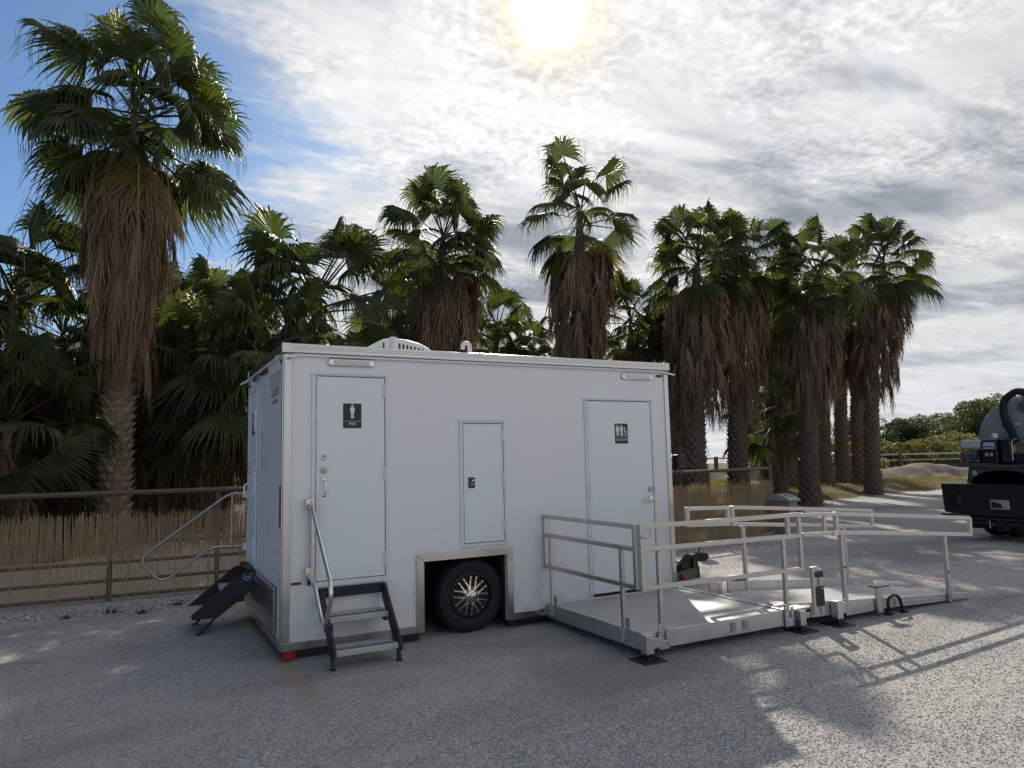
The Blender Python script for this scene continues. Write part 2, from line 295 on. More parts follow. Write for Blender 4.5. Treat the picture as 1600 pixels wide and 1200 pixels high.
# ------------------------------------------------------------------ building helpers
def thing(name, label, cat, loc=(0, 0, 0), group=None, rz=0):
    o = bpy.data.objects.new(name, None); COL.objects.link(o); o.location = loc; o.rotation_euler = (0, 0, rz); o.empty_display_size = .1
    o['label'] = label; o['category'] = cat
    if group: o['group'] = group
    return o
def root_loc(o):
    while o.parent: o = o.parent
    return o.location
class MB:
    def __init__(s): s.v = []; s.f = []
    def add(s, v, f):
        k = len(s.v); s.v += [tuple(p) for p in v]; s.f += [tuple(i+k for i in q) for q in f]; return s
    def box(s, a, b):
        x0, y0, z0 = a; x1, y1, z1 = b
        return s.add([(x0, y0, z0), (x1, y0, z0), (x1, y1, z0), (x0, y1, z0), (x0, y0, z1), (x1, y0, z1), (x1, y1, z1), (x0, y1, z1)],
                     [(0, 3, 2, 1), (4, 5, 6, 7), (0, 1, 5, 4), (1, 2, 6, 5), (2, 3, 7, 6), (3, 0, 4, 7)])
    def bar(s, p, q, w, h=None, up=(0, 0, 1)):
        """square section from p to q, w across, h along `up`"""
        h = h or w; p, q = Vector(p), Vector(q); d = (q-p).normalized(); u = Vector(up)
        if abs(d.dot(u)) > .95: u = Vector((0, 1, 0))
        sd = d.cross(u).normalized(); u = sd.cross(d).normalized()
        vs_ = [c+sd*a*w/2+u*b*h/2 for c in (p, q) for a, b in ((-1, -1), (1, -1), (1, 1), (-1, 1))]
        return s.add(vs_, [(0, 1, 2, 3), (7, 6, 5, 4), (0, 4, 5, 1), (1, 5, 6, 2), (2, 6, 7, 3), (3, 7, 4, 0)])
    def tube(s, pts, r, n=8, r1=None, cap=True):
        pts = [Vector(p) for p in pts]; k = len(s.v); m = len(pts); prev = None
        for i, p in enumerate(pts):
            d = (pts[min(i+1, m-1)]-pts[max(i-1, 0)]).normalized()
            if prev is None:
                a = d.cross(Vector((0, 0, 1)) if abs(d.z) < .9 else Vector((0, 1, 0))).normalized()
            else: a = (prev-d*prev.dot(d)).normalized()
            prev = a; b = d.cross(a); rr = r if r1 is None else r+(r1-r)*i/(m-1)
            for j in range(n):
                t = 2*PI*j/n; s.v.append(tuple(p+a*rr*math.cos(t)+b*rr*math.sin(t)))
        for i in range(m-1):
            for j in range(n):
                s.f.append((k+i*n+j, k+i*n+(j+1) % n, k+(i+1)*n+(j+1) % n, k+(i+1)*n+j))
        if cap:
            s.f.append(tuple(k+j for j in range(n))[::-1]); s.f.append(tuple(k+(m-1)*n+j for j in range(n)))
        return s
    def lathe(s, prof, c, axis='Z', n=24):
        """prof: (radius, height) pairs; revolved about axis through c"""
        k = len(s.v)
        for r, h in prof:
            for j in range(n):
                t = 2*PI*j/n; a, b = r*math.cos(t), r*math.sin(t)
                p = {'Z': (a, b, h), 'Y': (a, h, b), 'X': (h, a, b)}[axis]
                s.v.append((c[0]+p[0], c[1]+p[1], c[2]+p[2]))
        m = len(prof)
        for i in range(m-1):
            for j in range(n): s.f.append((k+i*n+j, k+i*n+(j+1) % n, k+(i+1)*n+(j+1) % n, k+(i+1)*n+j))
        s.f.append(tuple(k+j for j in range(n))[::-1]); s.f.append(tuple(k+(m-1)*n+j for j in range(n)))
        return s
    def prism(s, poly, axis, a, b):
        """2-D polygon extruded along axis from a to b (poly in the other two axes, in order)"""
        k = len(s.v); n = len(poly)
        for t in (a, b):
            for u, w in poly:
                s.v.append({'X': (t, u, w), 'Y': (u, t, w), 'Z': (u, w, t)}[axis])
        s.f.append(tuple(range(k, k+n))[::-1]); s.f.append(tuple(range(k+n, k+2*n)))
        for i in range(n): j = (i+1) % n; s.f.append((k+i, k+j, k+n+j, k+n+i))
        return s
    def mesh(s, name, mat, org=(0, 0, 0), smooth=False, fix=True):
        me = bpy.data.meshes.new(name); o = org
        me.from_pydata([(p[0]-o[0], p[1]-o[1], p[2]-o[2]) for p in s.v], [], s.f)
        if fix:
            bm = bmesh.new(); bm.from_mesh(me); bmesh.ops.recalc_face_normals(bm, faces=bm.faces); bm.to_mesh(me); bm.free()
        me.materials.append(mat)
        if smooth:
            me.polygons.foreach_set('use_smooth', [True]*len(me.polygons))
            try: me.set_sharp_from_angle(angle=math.radians(40))
            except Exception: pass
        return me
    def build(s, name, mat, parent=None, smooth=False, bev=0., **props):
        org = root_loc(parent) if parent else (0, 0, 0)
        o = bpy.data.objects.new(name, s.mesh(name, M[mat] if isinstance(mat, str) else mat, org, smooth)); COL.objects.link(o)
        if parent: o.parent = parent
        if bev:
            md = o.modifiers.new('bevel', 'BEVEL'); md.width = bev; md.segments = 2; md.limit_method = 'ANGLE'
        for k, v in props.items(): o[k] = v
        return o
def text(name, body, size, mat, parent, mtx, depth=.002):
    """flat lettering as a thin mesh; mtx places it in the world"""
    cu = bpy.data.curves.new(name, 'FONT'); cu.body = body; cu.size = size; cu.extrude = depth; cu.align_x = 'CENTER'; cu.align_y = 'CENTER'; cu.resolution_u = 3
    t = bpy.data.objects.new(name, cu); COL.objects.link(t); bpy.context.view_layer.update()
    me = bpy.data.meshes.new_from_object(t.evaluated_get(bpy.context.evaluated_depsgraph_get())); bpy.data.objects.remove(t)
    me.transform(Matrix.Translation(-Vector(root_loc(parent))) @ mtx); me.name = name; me.materials.clear(); me.materials.append(M[mat])
    o = bpy.data.objects.new(name, me); COL.objects.link(o); o.parent = parent; return o
def np_mesh(name, V, F4, mat, smooth=False):
    me = bpy.data.meshes.new(name); V = np.asarray(V, np.float32); F4 = np.asarray(F4, np.int32)
    me.vertices.add(len(V)); me.vertices.foreach_set('co', V.ravel()); k = F4.shape[1]
    me.loops.add(F4.size); me.loops.foreach_set('vertex_index', F4.ravel())
    me.polygons.add(len(F4)); me.polygons.foreach_set('loop_start', np.arange(0, F4.size, k, dtype=np.int32))
    if smooth: me.polygons.foreach_set('use_smooth', np.ones(len(F4), bool))
    me.materials.append(mat); me.update(calc_edges=True); return me
def link(name, me, parent=None, loc=(0, 0, 0), rot=(0, 0, 0), sc=1., **props):
    o = bpy.data.objects.new(name, me); COL.objects.link(o); o.parent = parent; o.location = loc; o.rotation_euler = rot
    o.scale = (sc, sc, sc) if isinstance(sc, (int, float)) else sc
    for k, v in props.items(): o[k] = v
    return o
def bend(pts, r=.06, n=5):
    """round the inner corners of a polyline"""
    P = [Vector(p) for p in pts]; out = [P[0]]
    for a, b, c in zip(P, P[1:], P[2:]):
        l = min(r, (a-b).length*.45, (c-b).length*.45); p, q = b+(a-b).normalized()*l, b+(c-b).normalized()*l
        for i in range(n+1):
            t = i/n; out.append(p*(1-t)**2+b*2*t*(1-t)+q*t*t)
    return out+[P[-1]]

# ------------------------------------------------------------------ ground
def ground():
    xs = np.concatenate([[-900, -300, -100, -40], np.arange(-16, 26.1, .5), [40, 80, 200, 500, 900]]); ys = np.concatenate([[-600, -200, -60, -20], np.arange(-10, 20.1, .5), [40, 100, 300, 900]])
    X, Y = np.meshgrid(xs, ys); Z = np.zeros_like(X)
    V = np.stack([X, Y, Z], -1).reshape(-1, 3); nx = len(xs); ny = len(ys)
    i = np.arange(nx*ny).reshape(ny, nx); F = np.stack([i[:-1, :-1], i[:-1, 1:], i[1:, 1:], i[1:, :-1]], -1).reshape(-1, 4)
    link('ground', np_mesh('ground', V, F, M['gravel']), kind='structure')
ground()
BX = [-200, 9.5, 11.6, 13.5, 16.5, 21, 28.6, 40, 400]; BY = [4.35, 4.45, 5.6, 6.4, 7.7, 10.4, 11.6, 12.5, 20]
def nz2(x, y, s, seed=0.): return mnoise.noise(Vector((x*s, y*s, seed)))
def grove_h(x, y):
    d = y-float(np.interp(x, BX, BY))+.5*nz2(x, y, .5, 3)*(1 if x > 8 else .15)
    t = min(1, max(0, d/3.5)); h = -.03+.28*t*t*(3-2*t)
    h += .05*nz2(x, y, .45, 1)*min(1, max(0, d))+.03*nz2(x, y, 1.6, 2)*min(1, max(0, d))
    if x < 6: h += (min(.52, max(.06, .16+(x+2.9)*.11))+.07*nz2(x, y, .9, 5)+.06*nz2(x, y, 2.6, 6)+.03*nz2(x, y, 6, 6))*math.exp(-((y-5.8)/.85)**2)*min(1, max(0, (6-x)/3))
    return h
def sheet(name, xs, ys, fn, mat, **props):
    V = [(x, y, fn(x, y)) for y in ys for x in xs]; nx, ny = len(xs), len(ys)
    i = np.arange(nx*ny).reshape(ny, nx); F = np.stack([i[:-1, :-1], i[:-1, 1:], i[1:, 1:], i[1:, :-1]], -1).reshape(-1, 4)
    return link(name, np_mesh(name, V, F, mat, True), **props)
gs = sheet('grove_ground', np.concatenate([np.arange(-40, -6, 2), np.arange(-6, 34, .3), np.arange(34, 90, 3)]), np.concatenate([np.arange(4.0, 16, .25), np.arange(16, 80, 2.)]), grove_h, M['soil'], kind='structure')
gs.data.materials.append(M['dirt'])
_mi = np.zeros(len(gs.data.polygons), np.int32)
for p in gs.data.polygons:
    c = p.center
    if c.x < 5.5 and c.y < 7.0+.5*nz2(c.x, c.y, .7, 9): _mi[p.index] = 1
gs.data.polygons.foreach_set('material_index', _mi)
def berm():
    line = [(24.5, 31.5), (28, 26.5), (32.5, 19.5), (38.4, 13.6), (44, 8), (52, 2)]
    P = [Vector((*p, 0)) for p in line]; pts = []
    for a, b in zip(P, P[1:]):
        k = max(2, int((b-a).length/.35))
        pts += [a.lerp(b, i/k) for i in range(k)]
    V = []; n = 19
    for i, p in enumerate(pts):
        d = (pts[min(i+3, len(pts)-1)]-pts[max(i-3, 0)]).normalized(); s = Vector((d.y, -d.x, 0))
        for j in range(n):
            t = (j/(n-1)-.5)*2; q = p+s*t*2.4
            h = .66*math.exp(-(t/.5)**2)*(1+.35*nz2(q.x, q.y, .5, 4))+.20*nz2(q.x, q.y, 1.3, 7)+.14*nz2(q.x, q.y, 3.2, 8)
            V.append((q.x, q.y, .18+max(-.2, h-.05)))
    m = len(pts); i = np.arange(m*n).reshape(m, n); F = np.stack([i[:-1, :-1], i[:-1, 1:], i[1:, 1:], i[1:, :-1]], -1).reshape(-1, 4)
    link('dirt_berm', np_mesh('dirt_berm', V, F, M['berm'], False), kind='structure')
berm()
def scatter_stones():
    base = np.array([(1, 0, 0), (-1, 0, 0), (0, 1, 0), (0, -1, 0), (0, 0, 1), (0, 0, -1)], float)
    tri = np.array([(0, 2, 4), (2, 1, 4), (1, 3, 4), (3, 0, 4), (2, 0, 5), (1, 2, 5), (3, 1, 5), (0, 3, 5)])
    pts = []
    c = np.array([-1.12, -6.35])
    for n, r0, r1, s0, s1 in ((60000, 2.6, 7.5, .0035, .0085), (30000, 7.5, 14, .0045, .010)):
        a = rng.uniform(-.12, 1.18, n); r = np.sqrt(rng.uniform(r0*r0, r1*r1, n))
        pts.append(np.stack([c[0]+r*np.sin(a), c[1]+r*np.cos(a), rng.uniform(s0, s1, n)], 1))
    n = 5000  # bigger loose rock along the foot of the fence
    pts.append(np.stack([rng.uniform(-4, 9.5, n), 3.75-np.abs(rng.normal(0, .33, n)), rng.uniform(.012, .032, n)], 1))
    p = np.concatenate(pts); n = len(p)
    keep = ~((p[:, 0] > -.02) & (p[:, 0] < 4.25) & (p[:, 1] > .25) & (p[:, 1] < 2.1)) & (p[:, 1] < 4.3)
    p = p[keep]; n = len(p)
    V = base[None]*rng.uniform(.6, 1.25, (n, 6, 1))*p[:, 2][:, None, None]; V[..., 2] *= .5
    a = rng.uniform(0, 6.28, n); ca, sa = np.cos(a)[:, None], np.sin(a)[:, None]
    x, y = V[..., 0]*ca-V[..., 1]*sa, V[..., 0]*sa+V[..., 1]*ca
    V = np.stack([x+p[:, 0:1], y+p[:, 1:2], V[..., 2]+p[:, 2:3]*.25], -1).reshape(-1, 3)
    F = (tri[None]+(np.arange(n)*6)[:, None, None]).reshape(-1, 3)
    link('gravel', np_mesh('gravel', V, F, M['stone']), kind='stuff')
scatter_stones()

# ------------------------------------------------------------------ trailer
g = .085; TL, TW, TT = 4.23, 2.13, 2.685
def trailer():
    T = thing('restroom_trailer', 'white restroom trailer with aluminium trim, two doors and a folding step facing the camera', 'trailer', (0, 0, 0))
    z0, z1 = g, TT
    wx0, wx1, wz = 1.264, 2.121, .713
    poly = [(.004, z0+.003), (wx0, z0+.003), (wx0, wz), (wx1, wz), (wx1, z0+.003), (TL-.004, z0+.003), (TL-.004, z1-.09), (.004, z1-.09)]
    body = MB().prism(poly, 'Y', 0, TW-.004).build('body', 'white', T)
    # dark wheel box inside the opening and chassis
    w = MB()
    w.add([(wx0+.004, .04, wz-.004), (wx1-.004, .04, wz-.004), (wx1-.004, TW-.04, wz-.004), (wx0+.004, TW-.04, wz-.004)], [(0, 1, 2, 3)])
    w.box((wx0+.003, .03, z0), (wx0+.02, TW-.03, wz-.006)); w.box((wx1-.02, .03, z0), (wx1-.003, TW-.03, wz-.006)); w.box((wx0+.02, .50, .18), (wx1-.02, .53, wz-.006))
    w.build('wheel_well', 'dark', T)
    c = MB()
    c.box((.03, .05, .012), (wx0-.03, .13, g)); c.box((wx1+.03, .05, .015), (TL-.02, .13, g)); c.box((.03, TW-.13, .012), (wx0-.03, TW-.05, g)); c.box((wx1+.03, TW-.13, .012), (TL-.02, TW-.05, g))
    c.box((.03, .13, .02), (.11, TW-.13, g)); c.box((TL-.12, .13, .02), (TL-.02, TW-.13, g))
    c.build('chassis', 'black', T)
    MB().tube([(1.775, .15, .30), (1.775, TW-.15, .30)], .035, 10).build('axle', 'black', T)
    # aluminium trim
    def strip(a, b, name='trim_strip', mat='trim', **k): return MB().box(a, b).build(name, mat, T, bev=.003, **k)
    p = -.012
    strip((.0, p, z0), (wx0-.076, 0, z0+.068)); strip((wx1+.068, p, z0), (TL, 0, z0+.068))
    def mitre(pts): return MB().prism(pts, 'Y', p-.004, 0).build('trim_strip', 'trim', T, bev=.003)
    mitre([(wx0-.074, z0), (wx0, z0), (wx0, wz), (wx0-.074, wz+.07)]); mitre([(wx1, z0), (wx1+.066, z0), (wx1+.066, wz+.07), (wx1, wz)])
    mitre([(wx0-.0735, wz+.0705), (wx0+.0005, wz+.0005), (wx1-.0005, wz+.0005), (wx1+.0655, wz+.0705)])
    for x0, x1 in ((0, .062), (TL-.055, TL)):
        strip((x0, p, z0+.070), (x1, 0, z1-.095), 'corner_post')
    strip((p, 0.001, z0+.070), (0, .03, z1-.095), 'corner_post'); strip((p, TW-.05, z0+.070), (0, TW, z1-.095), 'corner_post')
    strip((p, 0, z0), (0, TW, z0+.068)); strip((TL, 0, z0), (TL+.012, TW, z0+.068)); strip((TL, .001, z0+.07), (TL+.012, .05, z1-.095), 'corner_post'); strip((TL, TW-.05, z0+.07), (TL+.012, TW, z1-.095), 'corner_post')
    strip((0, TW, z0), (TL, TW+.012, z0+.068))
    # roof rails, caps, gutters
    for a, b in (((.055, -.02, z1-.080), (TL-.05, .015, z1)), ((.055, TW-.015, z1-.080), (TL-.05, TW+.02, z1)), ((-.02, .055, z1-.080), (.015, TW-.05, z1)), ((TL-.015, .055, z1-.080), (TL+.02, TW-.05, z1))):
        r = strip(a, b, 'roof_rail')
    for a, b in (((.056, -.0235, z1-.046), (TL-.051, -.020, z1-.040)), ((.056, -.0235, z1-.026), (TL-.051, -.020, z1-.022))): strip(a, b, 'rail_rib', 'alu')
    for x0, x1 in ((-.024, .056), (TL-.051, TL+.024)):
        for y0, y1 in ((-.024, .056), (TW-.051, TW+.024)):
            cp = MB().box((x0, y0, z1-.084), (x1, y1, z1+.003)).build('corner_cap', 'trim', T, bev=.005)
            if y0 < 0: MB().lathe([(.004, -.0275), (.004, -.024)], ((x0+x1)/2+.012, 0, z1-.055), 'Y', 8).build('rivet', 'steel', cp)
    MB().box((.03, .03, z1-.09), (TL-.03, TW-.03, z1-.012)).build('roof', 'trim_white', T)
    MB().box((.08, -.030, z1-.110), (TL-.09, 0, z1-.090)).build('gutter', 'trim_white', T, bev=.004)
    MB().box((-.030, .08, z1-.110), (0, TW-.06, z1-.090)).build('gutter', 'trim_white', T, bev=.004)
    for q0, q1 in (((.11, -.016, z1-.100), (.035, -.075, z1-.130)), ((TL-.1, -.016, z1-.100), (TL+.075, -.045, z1-.135)), ((-.016, .14, z1-.100), (-.06, .03, z1-.120)), ((-.016, TW-.08, z1-.100), (-.085, TW+.06, z1-.135))):
        MB().tube([q0, Vector(q0).lerp(Vector(q1), .5), q1], .016, 8, .009).build('gutter_spout', 'plastic', T, smooth=True)
    strip((.0625, -.0025, .299), (wx0-.075, 0, .303), 'panel_seam', 'trim_white')
    # ---- doors
    def door(x0, x1, zb, zt, fl, fr, ft, fb, hinge_left, nh, flush=.0):
        fr_ = MB()
        fr_.box((x0, -.014, zb), (x0+fl, 0, zt)); fr_.box((x1-fr, -.014, zb), (x1, 0, zt)); fr_.box((x0+fl, -.0135, zt-ft), (x1-fr, 0, zt))
        if fb: fr_.box((x0+fl, -.0135, zb), (x1-fr, 0, zb+fb))
        d = MB().box((x0+fl+.006, -.009, zb+max(fb, .004)+.006), (x1-fr-.006, 0, zt-ft-.006)).build('door', 'white2', T, bev=.003)
        fo = fr_.build('frame', 'trim_white', d, bev=.003)
        hd = MB().box((x0-.004, -.024, zt-.012), (x1+.004, -.014, zt+.004)).build('drip_edge', 'trim_white', d)
        gl = MB(); gx0, gx1, gz0, gz1 = x0+fl, x1-fr, zb+max(fb, .004), zt-ft
        gl.box((gx0, -.004, gz0), (gx0+.006, -.0005, gz1)); gl.box((gx1-.006, -.004, gz0), (gx1, -.0005, gz1)); gl.box((gx0+.006, -.004, gz1-.006), (gx1-.006, -.0005, gz1)); gl.box((gx0+.006, -.004, gz0), (gx1-.006, -.0005, gz0+.006))
        gl.build('seal', 'rubber', d)
        b = MB(); bx0, bx1, bz0, bz1 = gx0+.035, gx1-.035, gz0+.05, gz1-.05
        b.box((bx0, -.0115, bz0), (bx1, -.009, bz1)); b.build('panel', 'white2', d, bev=.002)
        hx = gx0 if hinge_left else gx1
        for k in range(nh):
            zc = zt-ft-.12-k*((zt-zb-.34)/(max(nh-1, 1)))
            MB().tube([(hx, -.018, zc-.06), (hx, -.018, zc+.06)], .010, 8).box((hx-.022, -.0165, zc-.06), (hx+.022, -.010, zc+.06)).build('hinge', 'trim_white', d)
        return d
    d1 = door(.236, .930, .581, 2.432, .036, .030, .022, .045, False, 3)
    d1['label'] = 'left-hand door with the MEN sign and pull handle'
    dl = door(3.080, 3.993, .215, 2.262, .034, .030, .020, 0, True, 3)
    d2 = dl; d2['label'] = 'wide step-free door with the RESTROOM sign'
    MB().box((3.13, -.030, .205), (3.97, -.001, .226)).build('threshold', 'dark', d2)
    h = door(1.638, 2.136, .812, 2.023, .034, .028, .030, .032, False, 3); h.name = 'service_hatch'
    def disc(c, r, t, mat, par, name, n=20):
        return MB().lathe([(r*.96, -.0), (r, -.004), (r*.9, -t), (r*.3, -t-.002)], c, 'Y', n).build(name, mat, par, smooth=True)
    # MEN door furniture
    disc((.345, -.010, 1.693), .028, .014, 'trim_white', d1, 'deadbolt'); MB().box((.333, -.031, 1.696), (.357, -.024, 1.705)).build('indicator', 'signblack', d1)
    k = disc((.343, -.010, 1.576), .027, .018, 'steel', d1, 'deadbolt')
    hn = disc((.345, -.010, 1.493), .020, .010, 'chrome', d1, 'handle'); 
    MB().lathe([(.020, 0), (.020, -.004), (.012, -.010)], (.345, -.010, 1.365), 'Y', 16).tube(bend([(.345, -.012, 1.493), (.350, -.050, 1.485), (.350, -.050, 1.373), (.345, -.012, 1.365)], .02), .007, 8).build('handle_bar', 'chrome', d1, smooth=True)
    # hatch latch
    lt = MB().box((1.722, -.020, 1.370), (1.790, -.009, 1.472)).build('latch', 'gloss_black', h, bev=.012)
    MB().lathe([(.010, -.020), (.010, -.025)], (1.764, 0, 1.441), 'Y', 10).build('keyhole', 'chrome', h); MB().box((1.740, -.024, 1.393), (1.773, -.020, 1.415)).build('latch_paddle', 'engine', h)
    # ADA door furniture
    disc((3.914, -.010, 1.278), .029, .016, 'steel', d2, 'deadbolt')
    disc((3.914, -.010, 1.170), .034, .016, 'chrome', d2, 'rose')
    MB().tube(bend([(3.914, -.020, 1.170), (3.914, -.060, 1.168), (3.80, -.062, 1.158)], .02), .011, 8).build('lever', 'chrome', d2, smooth=True)
    # ---- signs
    def circ(m, cx, cz, r, y0, y1, n=14): m.prism([(cx+r*math.cos(2*PI*i/n), cz+r*math.sin(2*PI*i/n)) for i in range(n)], 'Y', y0, y1)
    def man(m, cx, cz, s, y0, y1, skirt=False):
        P = lambda pts: m.prism([(cx+a*s, cz+b*s) for a, b in pts], 'Y', y0, y1)
        circ(m, cx, cz+.43*s, .085*s, y0, y1)
        P([(-.13, .32), (.13, .32), (.17, .28), (.17, .0), (.12, .0), (.115, .2), (-.115, .2), (-.12, .0), (-.17, .0), (-.17, .28)])
        if skirt: P([(-.10, .199), (.10, .199), (.17, -.14), (-.17, -.14)])
        else: P([(-.112, .199), (.112, .199), (.112, -.141), (-.112, -.141)])
        P([(-.105, -.142), (-.012, -.142), (-.012, -.5), (-.105, -.5)]); P([(.012, -.142), (.105, -.142), (.105, -.5), (.012, -.5)])
    ya, yb = -.0185, -.0165
    RX = Matrix.Rotation(PI/2, 4, 'X')
    s1 = MB().box((.512, -.0165, 1.946), (.677, -.0115, 2.166)).build('restroom_sign', 'signblack', T, bev=.003, label='black MEN sign with a white standing figure')
    m = MB(); man(m, .594, 2.093, .122, ya, yb); m.box((.516, ya, 2.006), (.673, yb, 2.0085)); m.build('pictogram', 'signwhite', s1)
    text('lettering', 'MEN', .034, 'signwhite', s1, Matrix.Translation((.595, -.017, 1.983)) @ RX, .001)
    s2 = MB().box((3.466, -.0165, 1.7790), (3.636, -.0115, 1.9950)).build('restroom_sign', 'signblack', T, bev=.003, label='black RESTROOM sign with woman, man and wheelchair figures')
    m = MB(); man(m, 3.497, 1.9200, .118, ya, yb, True); man(m, 3.551, 1.9200, .118, ya, yb); m.box((3.5235, ya, 1.8620), (3.5255, yb, 1.9770))
    n = 16; cx, cz, R1, R2 = 3.597, 1.8910, .028, .020
    for i in range(n-4):
        a, b = 2*PI*(i+8.5)/n, 2*PI*(i+9.5)/n
        m.prism([(cx+R1*math.cos(a), cz+R1*math.sin(a)), (cx+R1*math.cos(b), cz+R1*math.sin(b)), (cx+R2*math.cos(b), cz+R2*math.sin(b)), (cx+R2*math.cos(a), cz+R2*math.sin(a))], 'Y', ya, yb)
    circ(m, 3.590, 1.9490, .0095, ya, yb); m.prism([(3.586, 1.9370), (3.595, 1.9370), (3.597, 1.9050), (3.617, 1.9050), (3.629, 1.8730), (3.620, 1.8700), (3.610, 1.8970), (3.588, 1.8970)], 'Y', ya, yb)
    m.box((3.470, ya, 1.8450), (3.632, yb, 1.8475)); m.build('pictogram', 'signwhite', s2)
    text('lettering', 'RESTROOM', .0285, 'signwhite', s2, Matrix.Translation((3.551, -.017, 1.8190)) @ RX, .001)
    # ---- lamps and reflectors on the long side
    def oval(cx, cz, w, hh, y, mat, name, n=20):
        pts = []
        for i in range(n):
            a = 2*PI*i/n; pts.append((cx+(w/2-hh/2)*(1 if math.cos(a) > 0 else -1)+hh/2*math.cos(a), cz+hh/2*math.sin(a)))
        return MB().prism(pts, 'Y', y, 0).build(name, mat, T, bev=.008, smooth=True)
    for cx, cz in ((.59, 2.535), (3.80, 2.516)):
        o = oval(cx, cz, .43, .068, -.022, 'chrome', 'porch_light'); MB().box((cx-.165, -.030, cz-.020), (cx+.165, -.022, cz+.020)).build('lens', 'lens', o, bev=.006)
    oval(4.11, 2.536, .092, .028, -.016, 'darkred', 'marker_lamp'); oval(.115, .630, .085, .022, -.014, 'darkred', 'marker_lamp')
    MB().box((.02, -.006, .010), (.115, .05, .082)).build('corner_reflector', 'redlens', T, bev=.004)
    # ---- the short end (x = 0)
    def xbox(y0, y1, za, zb, t, name, mat, par=None, bev=.003, base=0): return MB().box((-base-t, y0, za), (-base, y1, zb)).build(name, mat, par or T, bev=bev)
    e = xbox(1.50, 2.04, .60, 2.41, .008, 'door', 'white2'); e['label'] = 'door in the short end of the trailer'
    f = MB(); f.box((-.014, 1.455, .575), (0, 1.495, 2.445)); f.box((-.014, 2.045, .575), (0, 2.075, 2.445)); f.box((-.0135, 1.495, 2.415), (0, 2.045, 2.445)); f.box((-.0135, 1.495, .575), (0, 2.045, .595)); f.build('frame', 'trim_white', e, bev=.003)
    for zc in (2.10, 1.46, .80): MB().tube([(-.020, 1.497, zc-.11), (-.020, 1.497, zc+.11)], .012, 8).box((-.018, 1.455, zc-.11), (-.010, 1.475, zc+.11)).build('hinge', 'trim_white', e)
    sg = xbox(1.62, 1.76, 1.955, 2.185, .005, 'restroom_sign', 'signblack', base=.008)
    pm = MB()
    RXe = Matrix.Rotation(-PI/2, 4, 'Z')
    man(pm, 0, 0, .12, -.0015, 0, True); pm.v = [(-.0145+y*.5, 1.69-x, 2.105+z) for x, y, z in pm.v]; pm.build('pictogram', 'signwhite', sg)
    MB().box((-.0145, 1.635, 2.003), (-.013, 1.745, 2.007)).build('rule', 'signwhite', sg)
    for zc in (1.64, 1.575): MB().lathe([(.027, 0), (.027, -.010), (.012, -.022)], (-.008, 1.965, zc), 'X', 14).build('deadbolt', 'chrome', e, smooth=True)
    MB().tube(bend([(-.008, 1.955, 1.44), (-.06, 1.955, 1.43), (-.06, 1.955, 1.29), (-.008, 1.955, 1.28)], .03), .009, 8).build('handle', 'chrome', e, smooth=True)
    o = MB().prism([(1.50+.21*math.cos(a)+.0*a, 2.545+.032*math.sin(a)) for a in np.linspace(0, 2*PI, 19)[:-1]], 'X', -.024, 0).build('porch_light', 'chrome', T, bev=.006); MB().box((-.032, 1.35, 2.525), (-.024, 1.65, 2.565)).build('lens', 'engine', o, bev=.006)
    MB().box((-.022, .86, 2.528), (0, 1.18, 2.566)).build('marker_lamp', 'darkred', T, bev=.008)
    MB().box((-.020, .045, 2.520), (-.0005, .085, 2.548)).build('marker_lamp', 'darkred', T, bev=.004); MB().box((-.020, TW-.10, 2.50), (-.0005, TW-.06, 2.528)).build('marker_lamp', 'darkred', T, bev=.004)
    MB().box((-.020, .034, 1.10), (-.0, .062, 1.465)).build('tail_lamp', 'darkred', T, bev=.008)
    MB().box((-.020, TW-.05, 1.10), (-.013, TW-.02, 1.465)).build('tail_lamp', 'darkred', T, bev=.004)
    RE = Matrix(((0, 0, -1, -.001), (-1, 0, 0, 0), (0, 1, 0, 0), (0, 0, 0, 1)))
    def et(s, size, y, z, mat): return text('lettering', s, size, mat, T, Matrix.Translation((0, y, z)) @ RE @ Matrix.Diagonal((.62, 1, 1, 1)), .001)
    et('TULLNOY', .205, .46, 2.405, 'paletext'); et('(575) 390-0290', .100, .44, 2.290, 'greytext'); et('www.tullnoy.com', .075, .44, 2.215, 'greytext')
    # louvred vent panel: each slat a piece
    v = MB().box((-.006, .25, .175), (0, 2.02, .574)).build('vent_panel', 'engine', T)
    sm = MB().prism([(-.012, 0), (-.030, .006), (-.026, .024), (-.006, .030)], 'Y', .262, 2.01).mesh('slat', M['trim'])
    for k in range(13): link('slat', sm, v, (0, 0, .180+k*.0300))
    # ---- wheel
    wx, wz_, yo, ro = 1.775, .345, .085, .345
    t = MB().lathe([(.205, yo+.01), (.245, yo-.012), (.300, yo-.020), (.328, yo-.010), (.343, yo+.018), (ro, yo+.045), (ro, yo+.165), (.335, yo+.20), (.25, yo+.215), (.20, yo+.2)], (wx, 0, wz_), 'Y', 56).build('wheel', 'rubber', T, smooth=True)
    tr = MB()
    for k in range(72):
        a = 2*PI*k/72
        for j in range(4):
            a2 = a+(.03 if j % 2 else 0); ca, sa = math.cos(a2), math.sin(a2); y0 = yo+.022+j*.042
            p0 = [(wx+r*ca-s*sa, y, wz_+r*sa+s*ca) for y in (y0, y0+.034) for r, s in ((.340, -.0115), (.340, .0115), (.3505, .0105), (.3505, -.0105))]
            tr.add(p0, [(0, 1, 2, 3), (7, 6, 5, 4), (0, 4, 5, 1), (1, 5, 6, 2), (2, 6, 7, 3), (3, 7, 4, 0)])
    tr.build('tread_block', 'rubber', t, kind='stuff')
    MB().lathe([(.02, yo+.045), (.17, yo+.06), (.196, yo+.02), (.212, yo-.006), (.204, yo-.010), (.188, yo+.03), (.0, yo+.075)], (wx, 0, wz_), 'Y', 48).build('rim', 'gloss_black', t, smooth=True)
